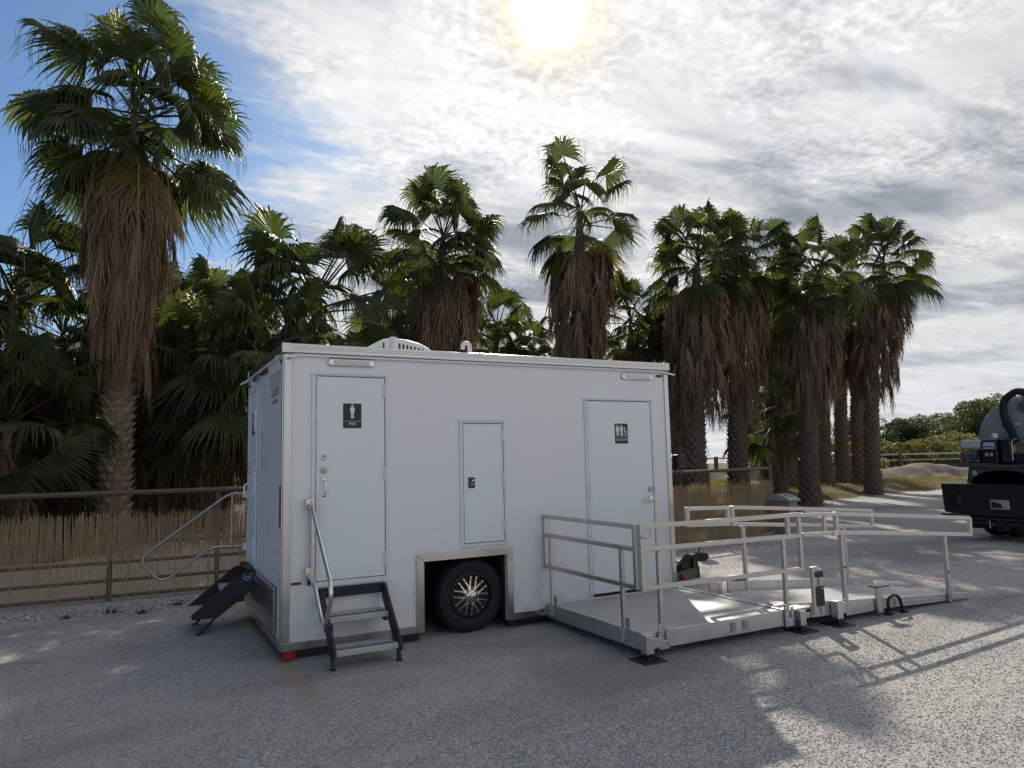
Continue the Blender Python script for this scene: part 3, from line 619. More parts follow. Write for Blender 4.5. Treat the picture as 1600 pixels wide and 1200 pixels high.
    hub = MB().lathe([(.060, yo+.05), (.058, yo-.015), (.044, yo-.030), (.030, yo-.033), (.026, yo-.046), (.015, yo-.050)], (wx, 0, wz_), 'Y', 28).build('hub_cap', 'chrome', t, smooth=True)
    spk = MB(); 
    for sgn in (-1, 1):
        for r0, r1, off0, off1, w_ in ((.052, .088, 0, .006, .022), (.085, .142, .006, .028, .014), (.150, .178, .032, .040, .013)):
            a0, a1 = sgn*off0, sgn*off1; spk.bar((r0, 0 if r0 < .1 else .004, a0), (r1, .006, a1), w_, .008, up=(0, 1, 0))
    sme = spk.mesh('spoke', M['spoke'])
    for k in range(8): o = link('spoke', sme, t, (wx, yo-.004, wz_), (0, -(2*PI*k/8+.22), 0))
    nme = MB().lathe([(.008, .01), (.008, -.006), (.004, -.010)], (.072, 0, 0), 'Y', 6).mesh('lug_nut', M['chrome'])
    for k in range(8): link('lug_nut', nme, t, (wx, yo-.004, wz_), (0, -(2*PI*(k+.5)/8+.22), 0))
    MB().lathe([(.2, TW-.30), (.34, TW-.28), (.345, TW-.12), (.32, TW-.07), (.2, TW-.08)], (wx, 0, wz_), 'Y', 32).build('wheel', 'rubber', T, smooth=True)
    # ---- roof fittings
    ac = MB()
    prof = [(.84, 0), (.87, .07), (.98, .155), (1.07, .172), (1.22, .165), (1.36, .135), (1.46, .09), (1.53, .04), (1.55, 0)]
    ac.prism([(x, z1-.012+z) for x, z in prof], 'Y', .30, .95)
    a = ac.build('air_conditioner', 'plastic', T, bev=.02)
    sl_ = MB().box((0, -.004, 0), (.014, 0, .055)).mesh('slot', M['dark'])
    for k in range(8): link('slot', sl_, a, (1.10+k*.040, .299, z1+.050), (0, 0, 0), (1.1, 1, 1.15-.12*k))
    MB().box((.98, .2985, z1+.05), (.995, .3, z1+.11)).build('slot', 'dark', a)
    MB().tube([(1.035, .16, z1-.02), (1.035, .16, z1+.140)], .036, 14).build('vent_pipe', 'plastic', T, smooth=True)
    MB().tube(bend([(1.84, .16, z1-.02), (1.84, .16, z1+.125), (1.765, .16, z1+.125), (1.765, .16, z1+.065)], .04), .021, 12).build('gooseneck_vent', 'plastic', T, smooth=True)
    # ---- tongue and coupler beyond the far end
    tg = MB()
    tg.bar((4.15, .35, .13), (5.45, 1.02, .13), .06, .12); tg.bar((4.15, 1.78, .13), (5.45, 1.11, .13), .06, .12); tg.bar((5.2, .98, .15), (5.2, 1.15, .15), .08, .13)
    tg.prism([(5.15, .20), (5.42, .20), (5.44, .05), (5.15, .05)], 'Y', .96, 1.17)
    o = tg.build('tongue', 'black', T)
    cp = MB().prism([(5.20, .20), (5.35, .34), (5.44, .36), (5.46, .10), (5.20, .08)], 'Y', 1.0, 1.14)
    cp.prism([(5.44, .36), (5.62, .345), (5.66, .29), (5.58, .24), (5.44, .25)], 'Y', 1.01, 1.13); cp.tube([(5.52, 1.07, .34), (5.55, 1.07, .43), (5.45, 1.07, .45)], .012, 6)
    cp.build('coupler', 'gloss_black', o, bev=.004)
    for pts in ([(4.8, .95, .2), (4.95, .98, .30), (5.1, 1.0, .28), (5.2, 1.02, .2)], [(5.05, .98, .2), (5.18, 1.0, .30), (5.28, 1.0, .28), (5.32, 1.02, .16)]): MB().tube(bend(pts, .08), .010, 6).build('cable', 'rubber', o, smooth=True)
    MB().tube([(5.0, .77, .11), (5.03, .80, .02), (5.15, .86, .05)], .007, 5).build('safety_chain', 'steel', o)
    MB().lathe([(.036, 0), (.036, -.02), (.02, -.03)], (4.95, .715, .14), 'Y', 14).build('reflector', 'redlens', o)
    MB().box((5.34, .97, .08), (5.40, .985, .30)).build('bracket', 'black', o)
    # ---- folding steps by the MEN door
    st = MB()
    st = MB().box((.300, -.05, .492), (.884, -.014, .574)).build('entry_steps', 'step_dark', T, bev=.003)
    for x in (.318, .866): MB().prism([(-.03, .572), (-.085, .572), (-.53, .16), (-.55, .10), (-.40, .095), (-.03, .45)], 'X', x-.012, x+.012).build('side_plate', 'step_dark', st, bev=.003); st['label'] = 'dark folding steps with two grey treads below the MEN door'
    for y0, y1, z in ((-.235, .0, .36), (-.50, -.265, .15)):
        q = MB().box((.332, y0, z-.045), (.853, y1, z)).build('tread', 'tread', st, bev=.004); MB().box((.345, y0+.035, z), (.84, y0+.05, z+.002)).box((.345, y0+.075, z), (.84, y0+.085, z+.002)).build('grip_strip', 'black', st)
    for x in (.318, .866): MB().bar((x, -.44, .12), (x, -.47, .0), .03).box((x-.02, -.50, 0), (x+.02, -.44, .012)).build('leg', 'step_dark', st)
    MB().box((.862, -.16, .27), (.84, -.08, .33)).build('bracket', 'black', st); MB().box((.8795, -.14, .50), (.8785, -.10, .58)).build('label_plate', 'signwhite', st)
    # ---- folded steps at the short end
    s3 = MB()
    near = [(-.13, .565), (-.015, .565), (-.015, .40), (-.14, .30), (-.355, .145), (-.58, .145), (-.595, .19)]
    s3 = MB().box((-.08, 1.44, .56), (-.013, 2.05, .60)).build('entry_steps', 'black', T, bev=.003)
    for y in (1.47, 2.02): MB().prism(near, 'Y', y-.012, y+.012).build('side_plate', 'black', s3, bev=.003); s3['label'] = 'black folding steps with a blue oval badge below the short end door'
    for a0, b0 in (((-.59, .195), (-.36, .20)), ((-.30, .40), (-.12, .405))): MB().box((a0[0], 1.485, a0[1]-.05), (b0[0], 2.005, a0[1])).build('tread', 'tread', s3, bev=.004)
    for y in (1.47, 2.0): MB().bar((-.35, y, .17), (-.52, y, .0), .035, .02).box((-.55, y-.03, 0), (-.49, y+.03, .010)).build('leg', 'black', s3)
    MB().box((-.17, 1.50, .27), (-.10, 1.98, .33)).build('cross_bar', 'black', s3)
    MB().prism([(-.078+.040*math.cos(a), .502+.019*math.sin(a)) for a in np.linspace(0, 2*PI, 25)[:-1]], 'Y', 1.4555, 1.458).build('badge_rim', 'signwhite', s3)
    MB().prism([(-.078+.036*math.cos(a), .502+.015*math.sin(a)) for a in np.linspace(0, 2*PI, 25)[:-1]], 'Y', 1.4540, 1.4553).build('badge', 'blue', s3)
    for px, pz in ((-.105, .535), (-.055, .535), (-.03, .545)): MB().lathe([(.006, 1.458), (.006, 1.452)], (px, 0, pz), 'Y', 8).build('bolt', 'chrome', s3)
    # ---- handrails
    x = .215
    hr = MB().tube(bend([(x, -.02, 1.295), (x, -.12, 1.295), (x+.01, -.76, .735), (x+.01, -.79, .62), (x+.01, -.58, .37), (x+.01, -.46, .41), (x, -.26, .64), (x, -.02, .715)], .09, 6), .018, 10)
    hr = hr.build('handrail', 'chrome', T, smooth=True); MB().bar((x+.028, -.05, .72), (x+.028, -.05, 1.29), .028).build('upright', 'trim', hr)
    for z in (1.295, .715): MB().box((x-.03, -.045, z-.04), (x+.04, 0, z+.04)).build('bracket', 'chrome', hr, bev=.004); MB().lathe([(.006, -.045), (.006, -.052)], (x+.02, 0, z+.018), 'Y', 8).lathe([(.006, -.045), (.006, -.052)], (x-.01, 0, z-.018), 'Y', 8).build('bolt', 'black', hr)
    MB().box((x-.01, -.05, .61), (x+.015, -.02, .660)).build('clamp', 'black', hr); MB().box((x+.02, -.60, .32), (x+.07, -.50, .38)).build('clamp', 'black', hr)
    y = 2.08
    h2 = MB().tube(bend([(-.02, y, 1.325), (-.19, y, 1.34), (-1.01, y, .74), (-1.02, y, .65), (-.87, y, .475), (-.78, y, .48), (-.37, y, .775), (-.02, y, .76)], .09, 6), .015, 10).build('handrail', 'steel', T, smooth=True)
    MB().tube([(-.165, y, .78), (-.165, y, 1.32)], .012, 8).build('upright', 'steel', h2, smooth=True)
    for z in (1.325, .76): MB().box((-.05, y-.04, z-.035), (-.012, y+.04, z+.035)).build('bracket', 'trim_white', h2, bev=.004)
    return T
trailer()

# ------------------------------------------------------------------ access ramp
def ramp():
    Rr = thing('access_ramp', 'modular aluminium wheelchair ramp with platform and handrails against the trailer', 'ramp', (2.56, -1.52, 0))
    dz = .190
    px0, px1, py0, py1 = 2.60, 4.20, -1.50, -.045
    def B(a, b, name, mat='ramp_alu', par=Rr, bev=.003): return MB().box(a, b).build(name, mat, par, bev=bev)
    # platform: rim and planks
    B((px0-.035, py0-.035, dz-.125), (px1+.03, py0, dz+.012), 'platform_rim'); B((px0-.035, py1, dz-.125), (px1+.03, py1+.03, dz+.012), 'platform_rim')
    B((px0-.035, py0+.001, dz-.125), (px0, py1-.001, dz+.012), 'platform_rim'); B((px1, py0+.001, dz-.125), (px1+.03, py1-.001, dz+.012), 'platform_rim')
    n = 9; w = (py1-py0-.004)/n
    pk = MB().box((px0+.002, 0, dz-.03), (px1-.002, w-.003, dz)).mesh('deck_plank', M['deck'], (0, 0, 0))
    for k in range(n): link('deck_plank', pk, Rr, (-2.56, py0+.002+k*w+1.52, rng.uniform(-.0012, .0008)))
    # sloping ramp
    rx0, rx1, ry0, ry1 = 4.55, 7.02, -1.50, -.46
    zs = lambda x: dz-.012-(x-rx0)/(rx1-rx0)*(dz-.012-.018)
    n = 7; w = (ry1-ry0-.004)/n
    P = MB().add([(rx0, 0, zs(rx0)-.022), (rx1, 0, .0), (rx1, w-.003, .0), (rx0, w-.003, zs(rx0)-.022), (rx0, 0, zs(rx0)), (rx1, 0, zs(rx1)), (rx1, w-.003, zs(rx1)), (rx0, w-.003, zs(rx0))],
                 [(0, 3, 2, 1), (4, 5, 6, 7), (0, 1, 5, 4), (1, 2, 6, 5), (2, 3, 7, 6), (3, 0, 4, 7)])
    for q in range(3):
        yy = w*(q+.5)/3.2+.01; P.add([(rx0, yy, zs(rx0)), (rx1, yy, zs(rx1)), (rx1, yy+.006, zs(rx1)), (rx0, yy+.006, zs(rx0)), (rx0, yy+.003, zs(rx0)+.003), (rx1, yy+.003, zs(rx1)+.003)], [(0, 1, 5, 4), (2, 3, 4, 5)])
    pm = P.mesh('deck_plank', M['deck'])
    for k in range(n): link('deck_plank', pm, Rr, (-2.56, ry0+.002+k*w+1.52, rng.uniform(-.001, .001)))
    B((px1+.032, ry0, dz-.03), (rx0-.002, -.55, dz-.006), 'bridge_plate', 'deck'); B((px1+.032, ry0-.015, dz-.10), (rx0-.002, ry0-.002, dz-.045), 'link_bar')
    for yy, nm in ((ry0-.028, 'near'), (ry1+.004, 'far')):
        x1 = rx1 if nm == 'near' else 6.92
        h0, h1 = (.055, .050) if nm == 'near' else (.105, .075)
        zb = lambda x: max(.004, zs(x)-.085)
        m = MB().add([(rx0, yy, zb(rx0)), (x1, yy, .004), (x1, yy+.024, .004), (rx0, yy+.024, zb(rx0)), (rx0, yy, zs(rx0)+h0), (x1, yy, zs(x1)+h1), (x1, yy+.024, zs(x1)+h1), (rx0, yy+.024, zs(rx0)+h0)],
                     [(0, 3, 2, 1), (4, 5, 6, 7), (0, 1, 5, 4), (1, 2, 6, 5), (2, 3, 7, 6), (3, 0, 4, 7)])
        c = m.build('side_rail', 'ramp_alu', Rr, bev=.003)
        if nm == 'near':
            MB().bar((rx0+.35, yy-.004, zs(rx0+.35)+.002), (x1-.01, yy-.004, zs(x1)+.006), .008, .006).build('ridge', 'alu', c)
            MB().box((5.02, yy-.006, .055), (5.42, yy, .12)).build('splice_plate', 'alu', c)
            bl = MB()
            for i in range(4):
                for j in range(2): bl.lathe([(.006, yy-.006), (.006, yy-.010)], (5.16+i*.07, 0, .072+j*.03), 'Y', 6)
            bl.build('bolt_row', 'steel', c)
        else:
            bl = MB()
            for xx in (4.80, 4.90, 5.3, 5.3, 6.42, 6.52):
                for zz in (.0, .05): bl.lathe([(.007, yy), (.007, yy-.006)], (xx, 0, zs(xx)+.03+zz*.8), 'Y', 6)
            bl.build('bolt_row', 'steel', c)
            MB().box((4.30, yy, dz+.0), (4.42, yy+.02, dz+.07)).build('corner_plate', 'alu', c)
    t = .038
    def frame(name, segs, w=t, mat='alu'):
        first = None
        m = MB()
        for p, q in segs: m.bar(p, q, w)
        return m
    # left guard rail, at right angles to the trailer wall
    X = 2.56
    G = MB(); G.bar((X, .01, 1.055), (X, -1.485, 1.055), t).bar((X, .01, .872), (X, -1.485, .872), t).bar((X, .01, .565), (X, -1.485, .565), t).bar((X, -.009, .884), (X, -.009, 1.036), t-.001).bar((X, -.009, .584), (X, -.009, .853), t-.001).bar((X, -1.49, .545), (X, -1.49, 1.073), t+.002)
    ga = G.build('guard_rail', 'alu', Rr, bev=.003)
    for y in (-.12, -1.29):
        MB().bar((X, y, .10), (X, y, .546), t-.002).bar((X, y, .584), (X, y, .853), t-.002).build('post', 'alu', Rr, bev=.003)
        s = MB().box((X+.022, y-.05, .085), (X+.032, y+.03, .29)).box((X-.032, y-.03, .10), (X-.021, y+.03, .20)).build('post_socket', 'ramp_alu', Rr, bev=.003)
        MB().lathe([(.007, .032), (.007, .038)], (X, y-.01, .25), 'X', 6).lathe([(.007, .032), (.007, .038)], (X, y-.01, .18), 'X', 6).build('bolt', 'steel', s)
    MB().box((X-.02, -.04, .10), (X+.025, .0-.015, .20)).build('wall_bracket', 'ramp_alu', Rr, bev=.003)
    # front guard rail
    Y = -1.525
    G = MB(); x0, x1 = 2.605, 4.472
    G.bar((x0, Y, 1.055), (x1, Y, 1.052), t, up=(0, 0, 1)).bar((x0, Y, .868), (x1, Y, .858), t).bar((x0, Y, .556), (x1, Y, .548), t)
    G.bar((x0-.012, Y, .537), (x0-.012, Y, 1.074), t+.004).bar((x1-.02, Y, .567), (x1-.02, Y, .839), t-.002).bar((x1-.02, Y, .877), (x1-.02, Y, 1.033), t-.002).bar((4.30, Y, .877), (4.30, Y, 1.034), t-.003)
    gb = G.build('guard_rail', 'alu', Rr, bev=.003)
    for x in (2.765, 4.225):
        MB().bar((x, Y, .07), (x, Y, .53), t-.002).bar((x, Y, .575), (x, Y, .845), t-.002).build('post', 'alu', Rr, bev=.003)
        s = MB().box((x-.055, Y-.034, .06), (x-.022, Y-.020, .26)).box((x+.022, Y-.034, .06), (x+.052, Y-.020, .23)).box((x-.03, Y-.034, .06), (x+.03, Y-.0195, .13)).build('post_socket', 'ramp_alu', Rr, bev=.003)
        bl = MB()
        for i in (-.04, .037): 
            for zz in (.10, .15, .20): bl.lathe([(.006, Y-.034), (.006, Y-.041)], (x+i, 0, zz), 'Y', 6)
        bl.build('bolt_row', 'steel', s)
    MB().tube(bend([(2.545, -1.555, .985), (2.60, -1.60, .96), (2.66, -1.57, .985), (2.67, -1.55, 1.02), (2.64, -1.55, 1.03)], .03), .004, 5).build('locking_pin', 'steel', Rr)
    MB().box((3.52, py0-.045, .10), (3.57, py0-.034, .175)).box((3.66, py0-.045, .10), (3.71, py0-.034, .175)).build('latch', 'steel', Rr)
    # near ramp handrail
    G = MB(); a0, a1, e0, e1 = (4.49, Y, 1.045), (4.955, Y, 1.03), (4.995, Y, 1.028), (7.17, Y, .865)
    G.bar(a0, a1, t-.002).bar((4.49, Y, .86), (4.955, Y, .848), t-.002).bar((4.80, Y, .876), (4.80, Y, 1.015), t-.004)
    G.bar(e0, e1, t).bar((4.995, Y, .846), (7.145, Y, .685), t).bar((4.972, Y, .824), (4.972, Y, 1.05), t+.001).bar((7.165, Y, .668), (7.175, Y, .866), t-.001)
    G.build('handrail', 'alu', Rr, bev=.003)
    MB().box((4.90, Y-.03, .825), (4.95, Y-.02, .875)).build('clamp', 'chrome', Rr)
    for x, zb in ((5.035, .10), (6.69, .012)):
        zt = .846-(x-4.995)*.0749-.02
        MB().bar((x, Y, zb), (x-.012, Y, zt), t+.002).build('post', 'alu', Rr, bev=.003)
        s = MB().box((x-.055, Y-.034, zb), (x-.021, Y-.021, zb+.12)).build('post_socket', 'ramp_alu', Rr, bev=.003)
        bl = MB()
        for zz in (.03, .06, .095): bl.lathe([(.006, Y-.034), (.006, Y-.041)], (x-.038, 0, zb+zz), 'Y', 6)
        bl.build('bolt_row', 'steel', s); MB().lathe([(.009, Y-.021), (.009, Y-.030)], (x-.01, 0, .52-.12*(x-5)), 'Y', 8).build('knob', 'black', Rr)
    # far ramp handrail
    Y2 = -.455
    G = MB(); G.bar((4.03, Y2, 1.075), (4.62, Y2, 1.06), t).bar((4.03, Y2, .905), (4.62, Y2, .885), t).bar((4.03, Y2, .887), (4.03, Y2, 1.094), t+.001).bar((4.60, Y2, .905), (4.60, Y2, 1.041), t-.002)
    G.bar((4.67, Y2, 1.058), (6.97, Y2, .905), t).bar((4.67, Y2, .878), (6.95, Y2, .715), t).bar((4.665, Y2, .860), (4.665, Y2, 1.076), t+.001).bar((6.965, Y2, .698), (6.975, Y2, .922), t-.001)
    G.build('handrail', 'alu', Rr, bev=.003)
    for x in (4.83, 6.47):
        MB().bar((x, Y2+.01, zs(x)), (x-.01, Y2+.01, .878-(x-4.67)*.0715-.02), t).build('post', 'alu', Rr, bev=.003)
    for x, y in ((4.45, -.43), (4.72, -.42)): MB().bar((x, y, 0), (x, y, .27), .035).build('jack_leg', 'ramp_alu', Rr); 
    MB().box((4.66, -.46, .27), (4.80, -.38, .276)).build('jack_pad', 'black', Rr)
    # corner jacks with black foot pads
    def jack(x, y, zt, pad=True, zb=.055):
        j = MB().box((x-.038, y-.038, zb), (x+.038, y+.038, zt)).build('jack_leg', 'ramp_alu', Rr, bev=.003)
        if pad: MB().box((x-.11, y-.11, 0), (x+.11, y+.11, .012)).box((x-.035, y-.035, .012), (x+.035, y+.035, .030)).tube([(x, y, .03), (x, y, zb+.005)], .018, 8).build('foot_pad', 'black', j, bev=.003)
        return j
    jack(2.575, -1.575, .20); B((2.62, -1.585, .09), (2.72, -1.548, .165), 'corner_bracket')
    jack(4.36, -1.555, .19, True); jack(4.84, -1.575, .225, True, .06); B((4.90, -1.575, .10), (4.97, -1.548, .20), 'corner_bracket')
    # black latch ladder standing at the joint
    x = 4.645
    B((x-.075, -1.545, .115), (x-.037, -1.515, .555), 'latch_frame', 'alu'); B((x+.022, -1.545, .115), (x+.058, -1.515, .535), 'latch_frame', 'alu'); B((x-.036, -1.545, .515), (x+.021, -1.516, .556), 'latch_frame', 'alu')
    MB().box((x-.04, -1.553, .455), (x+.062, -1.546, .51)).build('latch_plate', 'black', Rr); q = MB().box((x-.04, -1.553, .19), (x+.062, -1.546, .375)).build('latch_plate', 'black', Rr)
    MB().box((x+.028, -1.5545, .345), (x+.045, -1.5535, .355)).build('tag', 'signwhite', q)
    bl = MB()
    for zz in (.20, .28, .365): bl.lathe([(.004, -1.5535), (.004, -1.558)], (x-.03, 0, zz), 'Y', 6).lathe([(.004, -1.5535), (.004, -1.558)], (x+.052, 0, zz), 'Y', 6)
    bl.build('bolt_row', 'chrome', q)
    # carry handle and short stake on the near side rail
    B((5.455, -1.565, .035), (5.535, -1.535, .285), 'stake', 'alu'); MB().box((5.41, -1.60, .285), (5.60, -1.50, .297)).build('stake_cap', 'black', Rr)
    MB().tube(bend([(5.60, -1.57, .0), (5.60, -1.57, .16), (5.69, -1.57, .19), (5.78, -1.57, .16), (5.83, -1.57, .0)], .05), .016, 8).box((5.57, -1.6, 0), (5.63, -1.54, .02)).box((5.80, -1.6, 0), (5.86, -1.54, .02)).build('carry_handle', 'rubber', Rr, smooth=True)
ramp()

# ------------------------------------------------------------------ reed fence
def fence():
    path = [(-6, 4.13), (-2.5, 4.10), (.2, 3.98), (7.6, 4.12), (10.2, 4.42), (11.10, 4.88)]
    F = thing('reed_fence', 'brown pipe fence lined with dry reed screening in front of the palms', 'fence', (0, 4, 0))
    def fy(x): return float(np.interp(x, [p[0] for p in path], [p[1] for p in path]))
    posts = [-5.1, -3.86, -2.62, -1.36, -.12, 1.1, 2.4, 3.7, 5.0, 6.3, 7.6, 8.75, 9.95, 11.08]
    for i, x in enumerate(posts):
        last = i == len(posts)-1
        MB().tube([(x, fy(x)+.03, -.03), (x, fy(x)+.03, 1.30 if not last else 1.45)], .030 if not last else .045, 8).build('post', 'pipe', F, smooth=True)
    for a, b in zip(posts, posts[1:]):
        for z, r in ((1.33, .032), (.70, .019), (.47, .022), (.25, .022), (.06, .022)):
            MB().tube([(a, fy(a)+.03, z), (b, fy(b)+.03, z)], r, 8).build('rail', 'pipe', F, smooth=True)
    for z in (.98, .76, .35): MB().tube([(x, fy(x)-.022, z+.004*math.sin(x*5)) for x in posts], .0025, 4).build('wire', 'steel', F)
    # thousands of thin reeds
    V, Fc = [], []
    k = 0
    for layer, step in ((0, .0062), (1, .0052)):
        for x in np.arange(-5.6, 11.08, step):
            far = x > 6.5
            if rng.random() < ((.38 if layer == 0 else .22) if not far else .05): continue
            y = fy(x)+rng.uniform(-.020, .0)+.006*layer; clump = .035*nz2(x, 0, 2.2, 12)+.03*nz2(x, 0, 9., 3)
            zt = 1.05+rng.normal(0, .035)+clump
            if layer == 0: zb = -.01 if (far or rng.random() < .42) else rng.uniform(.05, .55); w = rng.uniform(.0016, .0034)
            else: zb = (.0 if far else .55+.10*nz2(x, 0, 1.3, 31)+rng.normal(0, .05)); w = rng.uniform(.0022, .0048)
            if layer == 0 and rng.random() < .22: zt = rng.uniform(.3, .9)
            if zt-zb < .1: continue
            l = rng.normal(0, .018)+.05*nz2(x, 0, 1.4, 40); sw = rng.normal(0, .006); zm = (zb+zt)/2
            if rng.random() < .02: l += rng.normal(0, .12)
            for z, dx in ((zb, 0), (zm, l*.5+sw), (zt, l)):
                X = x+dx; ww = w*(1 if z < zt else .6)
                V += [(X-ww, y, z), (X, y-ww*1.2, z), (X+ww, y, z)]
            for j in (0, 3): Fc += [(k+j, k+j+1, k+j+4, k+j+3), (k+j+1, k+j+2, k+j+5, k+j+4)]
            k += 9
    V = np.array(V)-np.array((0, 4, 0)); link('reed_screen', np_mesh('reed_screen', V, np.array(Fc), M['reed']), F, kind='stuff')
    # a few reeds leaning out of the top
    b = thing('utility_box', 'small black box fixed above the reed fence just past the trailer end', 'box', (7.95, 4.1, 1.30))
    MB().box((7.83, 4.08, 1.39), (8.05, 4.22, 1.66)).build('case', 'black', b, bev=.01); MB().box((7.85, 4.070, 1.54), (8.03, 4.08, 1.63)).box((7.85, 4.070, 1.42), (8.03, 4.08, 1.51)).build('window', 'gloss_black', b); MB().tube([(7.94, 4.15, 1.30), (7.94, 4.15, 1.39)], .02, 6).build('stem', 'pipe', b)
fence()

# ------------------------------------------------------------------ refuse bin
def bin_():
    x0, y0 = 10.62, 4.02; x1, y1 = 10.88, 4.50
    Bn = thing('refuse_bin', 'beige grey plastic bin with a domed flap lid at the end of the reed fence', 'bin', (x0+.2, y0+.25, 0))
    m = MB(); a = .025
    m.add([(x0+a, y0+a, 0), (x1-a, y0+a, 0), (x1-a, y1-a, 0), (x0+a, y1-a, 0), (x0, y0, .66), (x1, y0, .66), (x1, y1, .66), (x0, y1, .66)], [(0, 3, 2, 1), (4, 5, 6, 7), (0, 1, 5, 4), (1, 2, 6, 5), (2, 3, 7, 6), (3, 0, 4, 7)])
    m.build('body', 'bin', Bn, bev=.02)
    prof = [(y0-.035, .665), (y0-.045, .70), (y0+.06, .755), (y0+.2, .80), (y0+.29, .81), (y0+.38, .80), (y1-.06, .755), (y1+.045, .70), (y1+.035, .665)]
    l = MB().prism(prof, 'X', x0-.04, x1+.04).build('lid', 'binlid', Bn, bev=.015); MB().prism([(y0+.07, .764), (y0+.2, .806), (y0+.2, .812), (y0+.065, .772)], 'X', x0+.06, x1-.06).build('flap', 'bin', l)
bin_()

# ------------------------------------------------------------------ truck
def truck():
    cx, cy = 12.5, .98
    Tk = thing('tank_truck', 'black flatbed truck with a grey waste tank and pump engines, seen from behind', 'truck', (13.5, cy, 0))
    def B(a, b, name, mat, par=Tk, bev=.006): return MB().box(a, b).build(name, mat, par, bev=bev)
    # rear bumper box with tapered ends
    bp = MB().prism([(2.05, 1.0), (2.02, .47), (1.55, .42), (.40, .42), (-.06, .47), (-.09, 1.0)], 'X', cx, cx+.28).build('bumper', 'truckblack', Tk, bev=.012)
    MB().prism([(2.06, .455), (2.06, .415), (1.6, .355), (.36, .355), (-.10, .415), (-.10, .455), (.40, .405), (1.56, .405)], 'X', cx-.05, cx+.24).build('step_edge', 'truckblack', bp, bev=.006)
    for y in (1.65, .13): B((cx-.004, y, .60), (cx, y+.26, .83), 'tail_lamp', 'gloss_black', bp); B((cx-.008, y+.03, .63), (cx-.004, y+.12, .80), 'lens', 'darkred', bp)
    pl = B((cx-.012, .86, .555), (cx, 1.18, .725), 'licence_plate', 'chrome', bp); MB().box((cx-.014, .88, .575), (cx-.012, 1.16, .705)).build('plate_face', 'lens', bp); MB().prism([(1.155, .70), (1.0, .66), (.97, .58), (1.155, .58)], 'X', cx-.0155, cx-.014).build('plate_reflection', 'signblack', bp)  # black shape on the plate stands in for a dark reflection
    B((cx-.06, .92, .18), (cx+.10, 1.06, .36), 'hitch', 'black'); MB().tube([(cx-.03, 1.2, .40), (cx-.05, 1.19, .22), (cx-.03, 1.12, .30)], .012, 6).build('chain', 'steel', Tk); B((cx-.03, .5, .27), (cx+.1, 1.5, .34), 'hitch_bar', 'black')
    # deck skirt with arch
    ar = [(1.62, 1.005), (1.50, 1.005)]
    for i in range(13): a = PI*(1-i/12); ar.append((.98-.56*math.cos(PI-a)*-1 if False else .98+.56*math.cos(PI*i/12), 1.005+.24*math.sin(PI*i/12)))
    ar += [(.45, 1.005), (.34, 1.005), (.34, 1.30), (1.56, 1.30)]
    sk = MB().prism(ar, 'X', cx+.10, cx+.14).build('deck_skirt', 'olive', Tk, bev=.004)
    B((cx+.098, 1.42, 1.15), (cx+.10, 1.50, 1.24), 'label_plate', 'cream', sk)
    B((cx+.4, .30, 1.0), (cx+.45, 1.66, 1.30), 'inner_panel', 'dark')
    MB().tube([(cx+.25, 1.25, 1.06), (cx+.25, .85, 1.22)], .018, 6).build('strut', 'cream', Tk); MB().lathe([(.09, 0), (.11, .05), (.08, .12)], (cx+.2, 1.03, 1.14), 'X', 14).build('valve', 'engine', Tk, smooth=True)
    B((cx-.02, 1.02, 1.302), (cx+.50, 1.68, 1.375), 'pump_shelf', 'olive'); B((cx, .2, 1.302), (cx+.5, 1.015, 1.345), 'pump_shelf', 'olive')
    B((cx+.3, -.05, .95), (cx+6.5, 2.0, 1.0), 'deck', 'truckblack')
    # engine 1 with cream fuel tank
    en = B((cx+.05, 1.33, 1.378), (cx+.40, 1.60, 1.62), 'pump_engine', 'engine', bev=.03)
    B((cx, 1.27, 1.65), (cx+.36, 1.63, 1.80), 'fuel_tank', 'cream', en, .03); MB().lathe([(.045, 1.80), (.045, 1.83), (.03, 1.835)], (cx+.15, 1.45, 0), 'Z', 12).build('fuel_cap', 'engine', en)
    MB().lathe([(.10, 1.60), (.11, 1.64), (.085, 1.69), (.03, 1.70)], (cx+.16, 0, 1.50), 'Y', 18).build('recoil_starter', 'red', en, smooth=True)
    for k in range(5): MB().lathe([(.085, 1.33+k*.025), (.085, 1.342+k*.025)], (cx+.02, 0, 1.52), 'Y', 14).build('cooling_fin', 'engine', en)
    bx = B((cx+.0, .98, 1.378), (cx+.38, 1.24, 1.80), 'air_filter', 'truckblack', bev=.02); B((cx-.004, 1.02, 1.63), (cx, 1.21, 1.75), 'label_plate', 'cream', bx); MB().box((cx-.006, 1.04, 1.655), (cx-.004, 1.19, 1.68)).build('label_stripe', 'blue', bx)
    B((cx-.004, 1.06, 1.50), (cx, 1.11, 1.56), 'switch', 'lens', bx); B((cx-.004, 1.14, 1.50), (cx, 1.19, 1.56), 'switch', 'lens', bx); MB().lathe([(.05, 1.83), (.05, 1.90), (.02, 1.91)], (cx+.15, 1.08, 0), 'Z', 12).tube([(cx+.15, 1.08, 1.78), (cx+.15, 1.08, 1.85)], .02, 8).build('filler_cap', 'signwhite', bx, smooth=True)
    B((cx+.05, .78, 1.378), (cx+.4, .95, 1.80), 'muffler', 'black', bev=.02); MB().tube(bend([(cx+.02, .74, 1.42), (cx+.02, .74, 1.76), (cx+.02, .66, 1.80)], .05), .015, 6).build('pipe', 'steel', Tk)
    MB().lathe([(.12, 0), (.14, .06), (.14, .2), (.06, .24)], (cx+.05, .62, 1.62), 'X', 16).tube(bend([(cx+.1, .55, 1.68), (cx+.1, .50, 1.86), (cx+.1, .36, 1.88), (cx+.1, .30, 1.76)], .07), .045, 10).build('pump', 'chrome', Tk, smooth=True)
